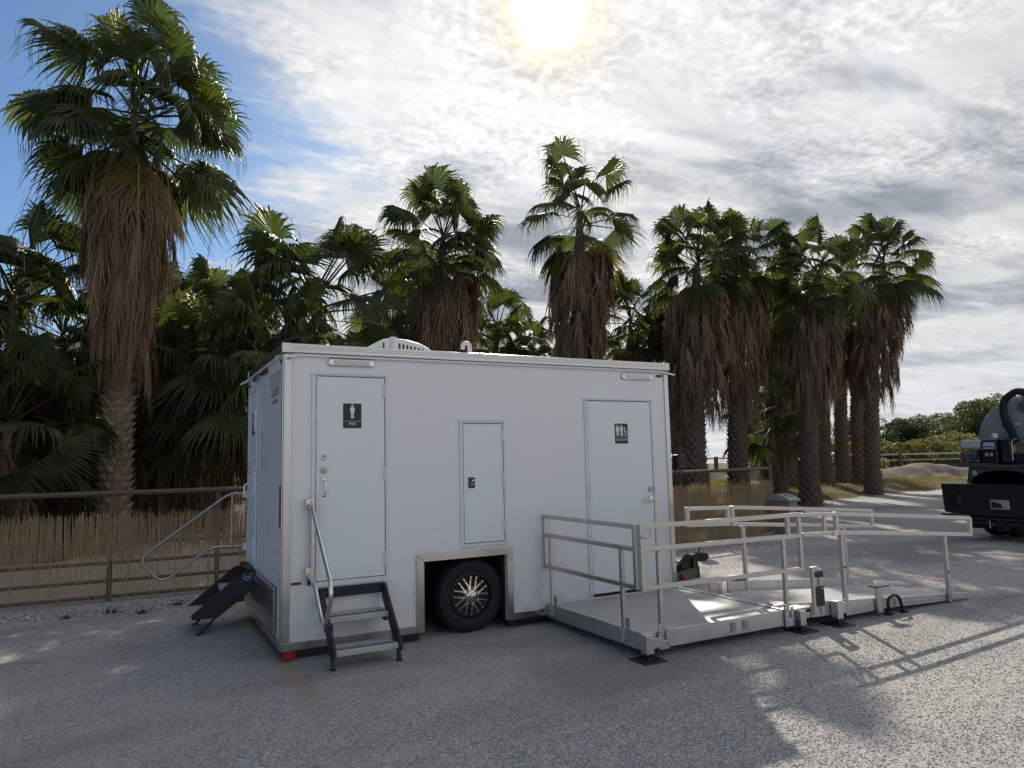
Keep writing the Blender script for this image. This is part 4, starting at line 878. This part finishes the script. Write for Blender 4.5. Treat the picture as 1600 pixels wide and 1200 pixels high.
    B((cx+.03, .50, 1.36), (cx+.35, .72, 1.56), 'pump_body', 'truckblack', bev=.03)
    e2 = B((cx, .12, 1.35), (cx+.36, .45, 1.63), 'pump_engine', 'red', bev=.03); MB().lathe([(.075, 0), (.075, -.02), (.03, -.03)], (cx, .42, 1.45), 'X', 16).build('recoil_starter', 'gloss_black', e2, smooth=True); MB().lathe([(.045, -.028), (.03, -.034)], (cx, .42, 1.45), 'X', 14).build('badge', 'cream', e2)
    B((cx+.02, .08, 1.66), (cx+.34, .48, 1.74), 'fuel_tank', 'red', e2, .03)
    # the tank
    R = .80; tc = (0, .80, 1.765); x0 = cx+.55
    tk = MB().lathe([(.0, x0-.16), (.30, x0-.145), (.55, x0-.10), (.72, x0-.045), (.785, x0), (R, x0+.05), (R, x0+4.6), (.7, x0+4.75), (.3, x0+4.85)], tc, 'X', 48).build('tank', 'tank', Tk, smooth=True)
    MB().lathe([(.075, -.06), (.075, .10)], (x0-.10, .70, 2.36), 'X', 16).lathe([(.095, -.03), (.095, .0)], (x0-.10, .70, 2.36), 'X', 16).build('inspection_port', 'chrome', tk, smooth=True)
    B((x0-.17, .53, 2.44), (x0+.05, .68, 2.62), 'valve_housing', 'engine', tk, .02)
    MB().tube(bend([(x0-.12, .60, 2.60), (x0-.20, .75, 2.66), (x0-.22, .98, 2.50), (x0-.22, .99, 2.2), (x0-.22, .86, 1.85), (x0-.20, .85, 1.70)], .18, 8), .062, 14).build('suction_hose', 'rubber', tk, smooth=True)
    B((x0-.165, .94, 2.03), (x0-.10, 1.07, 2.08), 'marker_strip', 'darkred', tk); B((x0-.178, .48, 2.05), (x0-.13, .68, 2.10), 'marker_strip', 'redlens', tk); B((x0-.172, .74, 2.04), (x0-.13, .86, 2.085), 'marker_strip', 'cream', tk)
    # wheels, flaps, chassis and cab
    for y in (1.28, 1.60, .38, .06):
        MB().lathe([(.2, -.13), (.38, -.13), (.43, -.10), (.44, -.04), (.44, .04), (.43, .10), (.38, .13), (.2, .13)], (cx+.95, y, .44), 'Y', 36).build('wheel', 'rubber', Tk, smooth=True)
    for y in (1.17, -.12): B((cx+.30, y, .17), (cx+.315, y+.58, .80), 'mud_flap', 'rubber')
    B((cx+.2, .55, .45), (cx+7, .68, .75), 'chassis_rail', 'black'); B((cx+.2, 1.28, .45), (cx+7, 1.41, .75), 'chassis_rail', 'black'); MB().tube([(cx+.95, -.1, .44), (cx+.95, 2.0, .44)], .07, 10).build('axle', 'black', Tk)
    cb = MB().prism([(cx+5.9, .5), (cx+5.9, 2.45), (cx+7.3, 2.45), (cx+7.8, 1.7), (cx+8.9, 1.5), (cx+9.0, .5)], 'Y', -.02, 1.98).build('cab', 'truckblack', Tk, bev=.05)
    B((cx+5.89, .3, 1.8), (cx+5.9, 1.66, 2.3), 'window', 'gloss_black', cb)
    for y in (1.75, .2): MB().lathe([(.2, -.13), (.42, -.13), (.44, .0), (.42, .13), (.2, .13)], (cx+7.9, y, .44), 'Y', 28).build('wheel', 'rubber', Tk, smooth=True)
truck()

# ------------------------------------------------------------------ palms
def fan_leaf(el, seed, pet=.95, R=1.05, green=True):
    """costapalmate fan: petiole leaving at elevation el, pleated blade with drooping split tips. Built along +X, gravity -Z."""
    r = np.random.default_rng(seed); e = math.radians(el)
    bend_ = math.radians(6 if el > 56 else 11 if el > 36 else 17 if el > 20 else 10)
    pts = []
    p = np.zeros(3); a = e
    for i in range(7):
        pts.append(p.copy()); p = p+np.array([math.cos(a), 0, math.sin(a)])*pet/6; a -= bend_/6
    hub = pts[-1]; e2 = a-math.radians(3 if el > 56 else 7 if el > 36 else 12 if el > -20 else 4)
    d = np.array([math.cos(e2), 0, math.sin(e2)]); n = np.array([-math.sin(e2), 0, math.cos(e2)]); s = np.array([0, 1., 0])
    ns = 40; half = math.radians(122); V = []; F = []
    tw = r.uniform(-.25, .25); fold = r.uniform(.10, .55)
    def P(th, rad, lift):
        dirv = d*math.cos(th)+s*math.sin(th)
        q = hub+dirv*rad+n*(-fold*abs(math.sin(th/1.25))*rad+lift)
        return q
    ts = (0.02, .30, .56, .78, 1.0)
    for k in range(ns):
        th0 = -half+2*half*(k+.5)/ns; dth = half/ns*.98
        L = R*(.66+.34*math.cos(th0*.62))*r.uniform(.90, 1.06); broken = r.random() < .10
        droop = r.uniform(.35, .85) if not broken else r.uniform(.9, 1.3); jit = r.normal(0, .05)
        b = len(V)
        for j, t in enumerate(ts):
            rad = L*t; wf = (1, 1, .95, .38, .0)[j]; dd = dth*wf
            over = max(0, t-.50)/.50
            sag = droop*over**1.6*L*.60
            th = th0+jit*over
            for q, lift in ((-1, -.010*t*4), (0, .014*t*2), (1, -.010*t*4)):
                w = P(th+q*dd*(1 if j < 4 else .0), rad*(1-.28*over*droop), lift*(1-over))
                w = w.copy(); w[2] -= sag
                if j == 4 and q: w += s*q*.004
                V.append(w)
        for j in range(4):
            for q in range(2): F.append((b+j*3+q, b+j*3+q+1, b+(j+1)*3+q+1, b+(j+1)*3+q))
        if r.random() < .6:      # loose hanging thread
            tip = V[-2]; w = len(V); l = r.uniform(.1, .40)
            V += [tip+np.array([-.004, .004, 0]), tip+np.array([.004, -.004, 0]), tip+np.array([.004, 0.004, -l]), tip+np.array([0.002, 0, -l])]; F.append((w, w+1, w+2, w+3))
    # petiole, flat strap with ridge
    for i in range(6):
        w0, w1 = .026-.002*i, .026-.002*(i+1); b = len(V); u = np.array([0, 0, .012])
        A, B_ = pts[i], pts[i+1]
        V += [A-s*w0, A-u, A+s*w0, A+u*.4, B_-s*w1, B_-u, B_+s*w1, B_+u*.4]
        F += [(b, b+1, b+5, b+4), (b+1, b+2, b+6, b+5), (b+2, b+3, b+7, b+6), (b+3, b, b+4, b+7)]
    return np.array(V), np.array(F)
def dead_leaf(seed, L=1.25, spread=.2, out=.45):
    """dead fan hanging folded against the trunk: a strap petiole, then shredded straps falling straight down"""
    r = np.random.default_rng(seed); V = []; F = []
    hub = np.array([out, 0, -out*.75]); s = np.array([0, 1., 0]); b = 0
    V += [np.array([0, -.022, 0]), np.array([0, .022, 0]), hub+s*.014, hub-s*.014]; F.append((0, 1, 2, 3))
    for k in range(30):
        a = r.normal(0, .55); l = L*r.uniform(.55, 1.1); w = r.uniform(.008, .020); b = len(V)
        o1 = np.array([r.uniform(-.05, .12), a*spread*.5, -l*.35]); o2 = np.array([r.uniform(-.08, .14), a*spread, -l*.72]); o3 = np.array([r.uniform(-.16, .20), a*spread*1.25+r.normal(0, .05), -l])
        st = hub+np.array([r.uniform(-.03, .03), a*.05, r.uniform(-.05, .06)]); t = np.array([r.normal(0, .7), 1, 0]); t /= np.linalg.norm(t)
        for q, ww in ((st, w*.6), (hub+o1, w), (hub+o2, w*.85), (hub+o3, w*.15)): V += [q-t*ww, q+t*ww]
        for j in range(3): F.append((b+2*j, b+2*j+1, b+2*j+3, b+2*j+2))
    return np.array(V), np.array(F)
ELS = (78, 62, 46, 30, 14, -4, -22, -42)
FAN = {e: [np_mesh('leaf', *fan_leaf(e, 1000+e*3+k, (1.0, 1.15, 1.28, 1.1)[k], (.92, .86, .80, .96)[k]), M['frond']) for k in range(4)] for e in ELS}
FANY = [np_mesh('leaf', *fan_leaf(e, 900+e), M['frond_y']) for e in (-22, -42, -55)]
DEAD = [np_mesh('dead_leaf', *dead_leaf(300+k, *(rng.uniform(1.0, 1.5), rng.uniform(.14, .26), rng.uniform(.32, .6))), M['dead']) for k in range(9)]
DROOP = [np_mesh('dead_leaf', *fan_leaf(e, 700+e), M['dead']) for e in (-50, -62, -72)]
def trunk_mesh(h, r0, r1, lean, boots=True, seg=14):
    """tapered trunk, flared at the foot, with overlapping leaf-base scales in a spiral"""
    m = MB(); rows = 12; lx, ly = lean
    f = lambda t: (lx*t*t, ly*t*t)
    rad = lambda t: (r0+(r1-r0)*min(1, t*1.0))*(1+.40*math.exp(-t*h/.40))*(1-.62*min(1, max(0, (t*h-h+1.5)/1.2)))
    for i in range(rows+1):
        t = i/rows; 
        for j in range(seg): a = 2*PI*j/seg; m.v.append((f(t)[0]+rad(t)*math.cos(a), f(t)[1]+rad(t)*math.sin(a), h*t-.1*(i == 0)))
    for i in range(rows):
        for j in range(seg): m.f.append((i*seg+j, i*seg+(j+1) % seg, (i+1)*seg+(j+1) % seg, (i+1)*seg+j))
    return m, f, rad
BOOT = MB().add([(0, -.085, -.10), (0, .085, -.10), (.085, -.032, .055), (.085, .032, .055), (.0, -.09, .05), (0, .09, .05), (.125, 0, .085)], [(0, 1, 3, 2), (0, 2, 4), (1, 5, 3), (2, 3, 6), (2, 6, 4), (3, 5, 6)]).mesh('leaf_base', M['boot'])
def boot_v(a, r, z, fx, fy, s, jit):
    out = []
    for v in BOOT.vertices:
        x, y, zz = v.co*s; x += r-.012; ca, sa = math.cos(a), math.sin(a); out.append((fx+x*ca-y*sa, fy+x*sa+y*ca, z+zz+jit))
    return out
BF = [tuple(p.vertices) for p in BOOT.polygons]
def palm(base, heart, skirt_z, n_green, label, scale=1., skirt_r=.75, n_dead=60, r0=.29, group=None, single_boots=False, lower=True, shaggy=True, spin=0, trunk_bare=None):
    bx, by = base; hx, hz = heart
    bz = grove_h(bx, by)-.02
    T = thing('palm_tree', label, 'palm tree', (bx, by, bz), group)
    h = hz-bz; lean = (hx-bx, 0.)
    m, f, rad = trunk_mesh(h, r0, r0*.72, lean)
    # leaf bases on the visible trunk
    top = max(.6, (skirt_z-bz)+.8); k = 0; z = .12; lst = []
    while z < min(top, h):
        n = 9
        for j in range(n):
            a = 2*PI*(j+.5*(k % 2))/n+random.uniform(-.07, .07); t = z/h; lst.append((a, rad(t), z+random.uniform(-.03, .03), *f(t), random.uniform(.8, 1.15)))
        z += .125; k += 1
    tr_objs = []
    if single_boots and len(lst) <= 420:
        show = lst[:300]
        for q in lst[300:]: m.add(boot_v(*q[:5], q[5], 0), BF)
    else:
        show = []
        for q in lst: m.add(boot_v(*q[:5], q[5], 0), BF)
    me = m.mesh('trunk', M['trunk'], smooth=False, fix=False); tr = link('trunk', me, T)
    for a, r, zz, fx, fy, s in show: link('leaf_base', BOOT, tr, (fx+(r-.012)*math.cos(a), fy+(r-.012)*math.sin(a), zz), (random.uniform(-.1, .1), random.uniform(-.08, .08), a), s)
    # live leaves in a spiral, oldest lowest
    ga = 2.39996; H = (f(1)[0], f(1)[1], h)
    for i in range(n_green):
        u = i/(n_green-1); e = 80-108*u**.92+random.uniform(-7, 7)
        if not lower: e = 80-88*u+random.uniform(-7, 7)
        E_ = min(ELS, key=lambda q: abs(q-e)); dz = .25*scale-.75*scale*u
        link('leaf', random.choice(FAN[E_]), T, (H[0], H[1], H[2]+dz), (random.gauss(0, .42), math.radians(-(e-E_))*.7+random.gauss(0, .12), i*ga+spin+random.uniform(-.3, .3)), scale*random.uniform(.82, 1.12))
    for i in range(4 if shaggy else 1):
        link('leaf', random.choice(FANY), T, (H[0], H[1], H[2]-.55*scale), (random.uniform(-.2, .2), 0, i*1.7+spin*1.3+1), scale*random.uniform(.75, .95), label='yellowing lower leaf')
    # dead skirt
    if n_dead:
        zt = h-.42*scale; zb = max(.3, skirt_z-bz)+.9
        for i in range(n_dead):
            u = i/n_dead; z = zb+(zt-zb)*u**.9+random.uniform(-.12, .12); t = min(1, z/h); a = i*ga*1.013+random.uniform(-.3, .3); wid = (.62+.5*u)*skirt_r/.75
            fx, fy = f(t); r = rad(t)*.8
            if u > .86 and i % 3 == 0: me_ = random.choice(DROOP); sc = scale*random.uniform(.75, .95); rr = (random.uniform(-.2, .2), 0, a)
            else: me_ = random.choice(DEAD); sc = (wid*random.uniform(.8, 1.25), wid*random.uniform(.9, 1.3), random.uniform(.85, 1.2)); rr = (random.uniform(-.1, .1), random.uniform(-.12, .08), a)
            link('dead_leaf', me_, T, (fx+r*math.cos(a), fy+r*math.sin(a), z), rr, sc)
    return T
# the palms that can be told apart
P1 = palm((-1.42, 7.78), (-1.29, 8.05), 3.40, 46, 'tall shaggy fan palm standing alone behind the fence left of the trailer', 1.05, .55, 200, .225, single_boots=True, spin=.6)
for k in range(9):   # dry flower stalks arching out of the tall palm
    a = random.uniform(0, 6.28); d = Vector((math.cos(a), math.sin(a), 0)); c = Vector((-1.34, 7.78, 6.9+random.uniform(-.5, .3))); l = random.uniform(1.3, 1.9)
    MB().tube([c, c+d*l*.45+Vector((0, 0, .25)), c+d*l*.85+Vector((0, 0, -.25)), c+d*l*1.0+Vector((0, 0, -1.1-random.random()*.5)), c+d*l*.95+Vector((0, 0, -1.9-random.random()*.7))], .010, 5, .004).build('flower_stalk', 'dead', P1)
palm((2.41, 9.40), (2.33, 5.15), 4.4, 34, 'young fan palm with open green crown behind the left half of the trailer roof', 1.24, .5, 12, .20, spin=1.1, trunk_bare=True)
palm((5.91, 10.97), (6.02, 7.5), 3.32, 42, 'full crowned fan palm with broad brown skirt behind the middle of the trailer roof', 1.0, .88, 110, .29, spin=.2)
palm((5.77, 13.88), (5.81, 6.28), 3.58, 22, 'palm half hidden left of the full crowned palm, mostly a dark skirt', .9, .85, 60, .29, spin=2.)
palm((9.93, 10.56), (10.17, 8.71), 3.37, 22, 'tallest palm behind the trailer, thin spiky crown alone against the cloud', 1.06, .85, 110, .28, spin=1.7)
palm((13.42, 9.86), (13.93, 7.50), 2.90, 40, 'palm nearest the right end of the trailer with a long skirt down to head height', .98, .85, 105, .31, spin=.9)
palm((16.03, 10.77), (16.90, 8.15), 3.09, 34, 'palm standing close behind and right of the one at the trailer end', .98, .78, 90, .27, spin=2.6)
palm((17.45, 9.23), (18.50, 7.45), 3.00, 36, 'palm with a bare trunk reaching the ground near the refuse bin', .95, .72, 90, .26, single_boots=False, spin=.4)
palm((23.87, 11.66), (25.59, 9.2), 3.76, 36, 'rightmost palm of the row with crown against open sky', 1.12, .95, 90, .25, spin=1.3)
for (bx, by, hx, hz, sz, lab) in ((25.34, 14.98, 26.06, 8.0, 4.65, 'slim trunked palm just left of the rightmost palm'), (27.77, 15.97, 28.56, 8.0, 4.5, 'slim palm in deep shade third from the right end of the row'), (26.66, 14.28, 27.47, 7.9, 4.6, 'palm tucked behind the rightmost palm trunk'),
                                   (22.43, 14.23, 23.02, 7.2, 4.2, 'shaded palm between the bin palm and the slim trunks'), (20.25, 13.10, 20.73, 6.9, 3.5, 'dark palm behind the fence end post')):
    palm((bx, by), (hx, hz), sz, 24, lab, .95, .75, 40, .27, spin=bx)
low = (( -3.01, 8.83, -3.13, 4.77, 'broad green fan palm at the far left edge behind the fence'), (-2.45, 10.81, -2.54, 4.35, 'fan palm left of the tall palm trunk, crown in shade'), (-.35, 12.54, -.42, 4.75, 'fan palm right behind the tall palm trunk'),
       (.75, 12.4, .70, 4.9, 'yellow green fan palm left of the young open crown'), (-.75, 9.5, -.62, 2.75, 'low fan palm right of the tall palm trunk, leaves near the fence'), (-2.90, 7.2, -2.90, 2.35, 'low fan palm with big leaves over the fence at the left edge'),
       (.20, 8.85, .17, 3.3, 'low fan palm beside the left corner of the trailer'), (1.12, 7.80, 1.09, 3.5, 'bright fan palm leaning over the trailer rear corner'), (-2.2, 9.9, -2.2, 2.85, 'low shaded fan palm left of the tall trunk'),
       (8.72, 13.47, 8.80, 5.3, 'low green palm in the gap left of the tallest palm'), (10.9, 15.5, 10.9, 5.3, 'low palm right behind the tallest palm'), (13.60, 13.18, 13.87, 6.3, 'leafy palm in the gap right of the tallest palm'),
       (15.45, 14.48, 15.65, 5.0, 'short palm low in the gap by the trailer right end'), (20.36, 13.04, 21.00, 7.6, 'palm crown between the bin palm and its left neighbour'), (18.57, 11.71, 18.71, 3.0, 'knee high fan palm seedling in shade between the trunks'))
for k, (bx, by, hx, hz, lab) in enumerate(low):
    short = hz < 4
    palm((bx, by), (hx, hz), max(.4, hz-2.2) if short else hz-2.2, 30 if short else 28, lab, .98 if hz > 2.5 else .9, .6, 14 if short else 26, .22, spin=k*1.37, shaggy=False)
# the dark depth of the grove: same kind, one crown mesh each
def joined_crown(seed):
    r = np.random.default_rng(seed); V = []; F = []; n = 0
    def put(v, f, a, tilt, s, z):
        nonlocal n
        ca, sa = math.cos(a), math.sin(a); x, y, zz = v[:, 0]*s, v[:, 1]*s, v[:, 2]*s
        V.append(np.stack([x*ca-y*sa, x*sa+y*ca, zz+z], 1)); F.append(f+n); n += len(v)
    for i in range(24):
        u = i/23; e = ELS[int(min(7, u*8))]; put(*fan_leaf(e, seed*50+i), i*2.4, 0, r.uniform(.85, 1.1), .2-.7*u)
    return np.concatenate(V), np.concatenate(F)
def joined_skirt(seed):
    r = np.random.default_rng(seed); V = []; F = []; n = 0
    for i in range(34):
        v, f = dead_leaf(seed*70+i, 1.3, .22, .45); a = i*2.4; ca, sa = math.cos(a), math.sin(a); s = r.uniform(.9, 1.4)
        V.append(np.stack([(v[:, 0]*s+.18)*ca-v[:, 1]*s*sa, (v[:, 0]*s+.18)*sa+v[:, 1]*s*ca, v[:, 2]*1.1-.4-2.2*i/34], 1)); F.append(f+n); n += len(v)
    return np.concatenate(V), np.concatenate(F)
JC = [np_mesh('crown', *joined_crown(21+k), M['frond']) for k in range(3)]; JS = [np_mesh('dead_skirt', *joined_skirt(31+k), M['dead']) for k in range(2)]
JT = [trunk_mesh(1., .25, .2, (0, 0))[0].mesh('trunk', M['trunk'], fix=False)]
pts = []
cx_, cy_ = -1.12, -6.35; tries = 0
while len(pts) < 28 and tries < 4000:
    tries += 1
    sx = random.uniform(-.78, .50); d = random.uniform(17, 46); x = cx_+d*(.464+.885*sx); y = cy_+d*(.879-.464*sx)
    if y < float(np.interp(x, BX, BY))+(6 if x < 11 else 4.2): continue
    if sx > .42 and d > 32: continue
    if any((x-a)**2+(y-b)**2 < 4.5 for a, b, _ in pts): continue
    pts.append((x, y, d))
pts += [(x, y, 30) for x, y in ((-5.2, 7.2), (-7.4, 6.2), (-6.6, 9.6), (-9.6, 8.2), (-8.8, 11.5), (-12, 7.0), (-11.5, 10.5), (-14.5, 9.0), (-5.4, 12.4))]
for x, y, d in pts:
    z = grove_h(x, y); hgt = min(random.uniform(3.2, 5.2), 1.2+d*.19) if x < 14 else random.uniform(4.5, 6.2)
    T = thing('palm_tree', 'palm in the dark depth of the grove behind the front palms', 'palm tree', (x, y, z-.05), 'palms in the depth of the grove')
    link('trunk', JT[0], T, sc=(1, 1, hgt)); link('crown', random.choice(JC), T, (0, 0, hgt), (0, 0, random.uniform(0, 6)), random.uniform(.85, 1.1)); 
    if hgt > 4: link('dead_skirt', random.choice(JS), T, (0, 0, hgt-.2), (0, 0, random.uniform(0, 6)), (1.1, 1.1, 1))

# ------------------------------------------------------------------ far trees, bushes and fence
def leaf_mass(seed, n, blobs, size, mat, name):
    r = np.random.default_rng(seed); V = []; 
    per = n//len(blobs)
    for cx, cy, cz, R, rz in blobs:
        u = r.normal(0, 1, (per, 3)); u /= np.linalg.norm(u, axis=1)[:, None]; rad = r.uniform(.45, 1.08, (per, 1))**.6
        c = np.array([cx, cy, cz])+u*rad*np.array([R, R, rz])
        a = r.normal(0, 1, (per, 3)); a /= np.linalg.norm(a, axis=1)[:, None]; b = np.cross(a, r.normal(0, 1, (per, 3))); b /= np.linalg.norm(b, axis=1)[:, None]
        s = size*r.uniform(.5, 1.2, (per, 1)); V.append(np.stack([c-a*s, c-b*s*.45, c+a*s, c+b*s*.45], 1))
    V = np.concatenate(V).reshape(-1, 3); F = np.arange(len(V)).reshape(-1, 4); return np_mesh(name, V, F, mat)
def blobs(r, k, H, Wd, z0):
    out = []
    for _ in range(k):
        t = r.uniform(0, 1); z = z0+(H-z0)*t; w = Wd*(1-.55*abs(t-.35))
        out.append((r.uniform(-w, w)*.7, r.uniform(-w, w)*.7, z*.9, r.uniform(.5, 1.0)*Wd*.42, r.uniform(.4, .8)*Wd*.40))
    return out
TV = []
for k in range(4):
    r = np.random.default_rng(60+k); TV.append(leaf_mass(60+k, 11000, blobs(r, 24, 7., 3.4, 1.0), .15, M['tree_leaf'], 'crown'))
BV = [leaf_mass(80+k, 1900, blobs(np.random.default_rng(80+k), 9, 2.5, 1.9, .2), .15, M['bush_leaf'], 'foliage') for k in range(3)]
BB = [leaf_mass(90+k, 1500, blobs(np.random.default_rng(90+k), 8, 2.6, 1.9, .2), .16, M['bright_bush'], 'foliage') for k in range(2)]
def limbs():
    m = MB().tube([(0, 0, -.2), (.05, 0, 1.2), (0, .1, 2.6)], .22, 8, .12)
    for a in (0.3, 2.2, 4.1, 5.3): m.tube([(0, .05, 1.6), (math.cos(a)*.8, math.sin(a)*.8, 3.0), (math.cos(a)*1.5, math.sin(a)*1.5, 4.4)], .10, 6, .03)
    return m.mesh('trunk', M['bark'])
TM = limbs(); BM_ = MB().tube([(0, 0, -.1), (.1, 0, .8)], .06, 5, .03).tube([(0, 0, -.1), (-.2, .2, .9)], .05, 5, .02).mesh('stem', M['bark'])
def at(px, d): s = (px-800)/1118; return -1.124+d*(.464+.885*s), -6.355+d*(.879-.464*s)
def tree(px, d, s, label, group=None, k=None):
    x, y = at(px, d); T = thing('broadleaf_tree', label, 'tree', (x, y, .15), group, random.uniform(0, 6)); link('trunk', TM, T, sc=s); link('crown', TV[k if k is not None else random.randrange(4)], T, sc=(s*1.25, s*1.25, s*random.uniform(.95, 1.08)))
for i, (px, d, s, lab) in enumerate(((1362, 96, .78, 'dark tree behind the far fence seen past the rightmost palm trunk'), (1392, 92, .80, 'rounded tree behind the far fence, first clear of the palms'), (1424, 95, .84, 'green tree with flat top left of the gap above the fence'), (1452, 90, .72, 'lower tree in the dip of the distant treeline'),
                                     (1478, 86, .84, 'olive green tree left of the tall pair by the truck'), (1503, 80, 1.0, 'tall dense tree just left of the truck tank'), (1540, 82, 1.06, 'tallest distant tree directly behind the truck engine'), (1572, 78, 1.04, 'distant tree partly hidden by the truck tank'), (1610, 80, 1.0, 'distant tree behind the tank at the right edge'), (1330, 92, .75, 'distant tree glimpsed between the palm trunks'))):
    tree(px, d, s, lab, None, i % 4)
for i in range(14): tree(-120+i*100+random.uniform(-25, 25), random.uniform(60, 80), random.uniform(.62, .82), 'dim tree in the wood beyond the palm grove', 'trees of the wood beyond the grove')
for i, (px, d, s, b, lab) in enumerate(((1380, 63, 1.0, 0, 'pale bush right beside the rightmost palm trunk behind the far fence'), (1405, 60, .95, 0, 'low bush behind the first clear span of the far fence'), (1432, 62, 1.1, 0, 'rounded pale bush second along the far fence'),
        (1458, 58, 1.0, 0, 'twiggy bush in the middle of the clear far fence'), (1486, 61, 1.15, 0, 'broad pale bush left of the one touching the truck'), (1512, 57, 1.05, 0, 'pale bush at the left edge of the truck engine'), (1445, 66, 1.2, 0, 'higher bush at the back below the dip in the treeline'),
        (1500, 66, 1.25, 0, 'higher bush at the back below the tall trees by the truck'), (1546, 60, 1.1, 0, 'bush hidden behind the truck engine and tank'), (1300, 58, 1., 1, 'yellow green sunlit bush in the gap left of the slim trunks'), (1318, 60, .9, 1, 'small yellow green bush behind the slim trunks'),
        (1338, 57, .95, 1, 'yellow green bush between slim trunk and rightmost trunk'), (1282, 60, .9, 1, 'yellow green bush just right of the bin palm trunk'), (1352, 62, 1., 0, 'dull bush hidden behind the rightmost palm trunk'))):
    x, y = at(px, d); bright = b == 1
    T = thing('bush', lab, 'bush', (x, y, .15), 'bushes beyond the berm', random.uniform(0, 6))
    link('stem', BM_, T, sc=s); link('foliage', random.choice(BB if bright else BV), T, sc=(s, s, s*.95))
def far_fence():
    ln = [Vector((31, 39, 0)), Vector((39.5, 30.7, 0)), Vector((53.7, 21, 0)), Vector((66, 12.5, 0))]
    F = thing('pipe_fence', 'distant rail fence with a pale top rail beyond the dirt berm', 'fence', tuple(ln[1]))
    for a, b in zip(ln, ln[1:]):
        k = max(2, round((b-a).length/4.2))
        for i in range(k):
            p, q = a.lerp(b, i/k), a.lerp(b, (i+1)/k)
            MB().bar(p+Vector((0, 0, .1)), p+Vector((0, 0, 1.55)), .22).build('post', 'rust', F)
            MB().bar(p+Vector((0, 0, 1.42)), q+Vector((0, 0, 1.42)), .10).build('top_rail', 'railwhite', F)
            for z in (1.02, .62): MB().bar(p+Vector((0, 0, z)), q+Vector((0, 0, z)), .06).build('rail', 'railwhite' if z > .9 else 'rust', F)
            for t in (.25, .5, .75): r = p.lerp(q, t); MB().bar(r+Vector((0, 0, .1)), r+Vector((0, 0, 1.38)), .07).build('picket', 'rust', F)
far_fence()

# ------------------------------------------------------------------ grass and weeds
def blades(name, pts, hmin, hmax, mat, kind='stuff', n_each=7, spread=.08):
    n = len(pts)*n_each; P = np.repeat(np.array(pts, float), n_each, 0); P[:, :2] += rng.normal(0, spread, (n, 2))
    a = rng.uniform(0, 6.28, n); h = rng.uniform(hmin, hmax, n); w = .004+h*.025; lx, ly = rng.normal(0, .45, n)*h, rng.normal(0, .45, n)*h
    c, s = np.cos(a)*w, np.sin(a)*w
    A = P+np.stack([-c, -s, 0*a], 1); B = P+np.stack([c, s, 0*a], 1); C = P+np.stack([lx, ly, h], 1)
    V = np.stack([A, B, C], 1).reshape(-1, 3); return link(name, np_mesh(name, V, np.arange(3*n).reshape(-1, 3), mat), kind=kind)
gp = []
while len(gp) < 5200:
    x, y = random.uniform(9, 44), random.uniform(5, 26); d = y-float(np.interp(x, BX, BY))
    if d < .5 or d > 12 or nz2(x, y, .35, 20) < -.05: continue
    gp.append((x, y, grove_h(x, y)))
blades('dry_grass', gp, .06, .20, M['dry_grass'], n_each=8, spread=.14)
for i, (x, y, s) in enumerate(((-1.30, 3.21, 1.), (-1.0, 3.0, .7), (-.62, 3.3, .8), (-1.75, 3.15, .6))):
    W_ = thing('weed', ['small green weed tuft left of the fence foot post', 'flat weed on the gravel edge right of the first tuft', 'weed tuft on the gravel nearest the folded steps', 'sparse weed at the far left of the gravel edge'][i], 'weed', (x, y, 0))
    m = MB()
    for k in range(26):
        a = random.uniform(0, 6.28); l = random.uniform(.05, .14)*s; d = Vector((math.cos(a), math.sin(a), random.uniform(.2, 1.1))).normalized(); q = Vector((x, y, 0))+Vector((random.gauss(0, .04), random.gauss(0, .03), 0))*s; t = Vector((-d.y, d.x, 0))*.010
        m.add([q-t*.4, q+t*.4, q+d*l*.6+t, q+d*l, q+d*l*.6-t], [(0, 1, 2, 3, 4)])
    m.build('foliage', 'weed', W_)
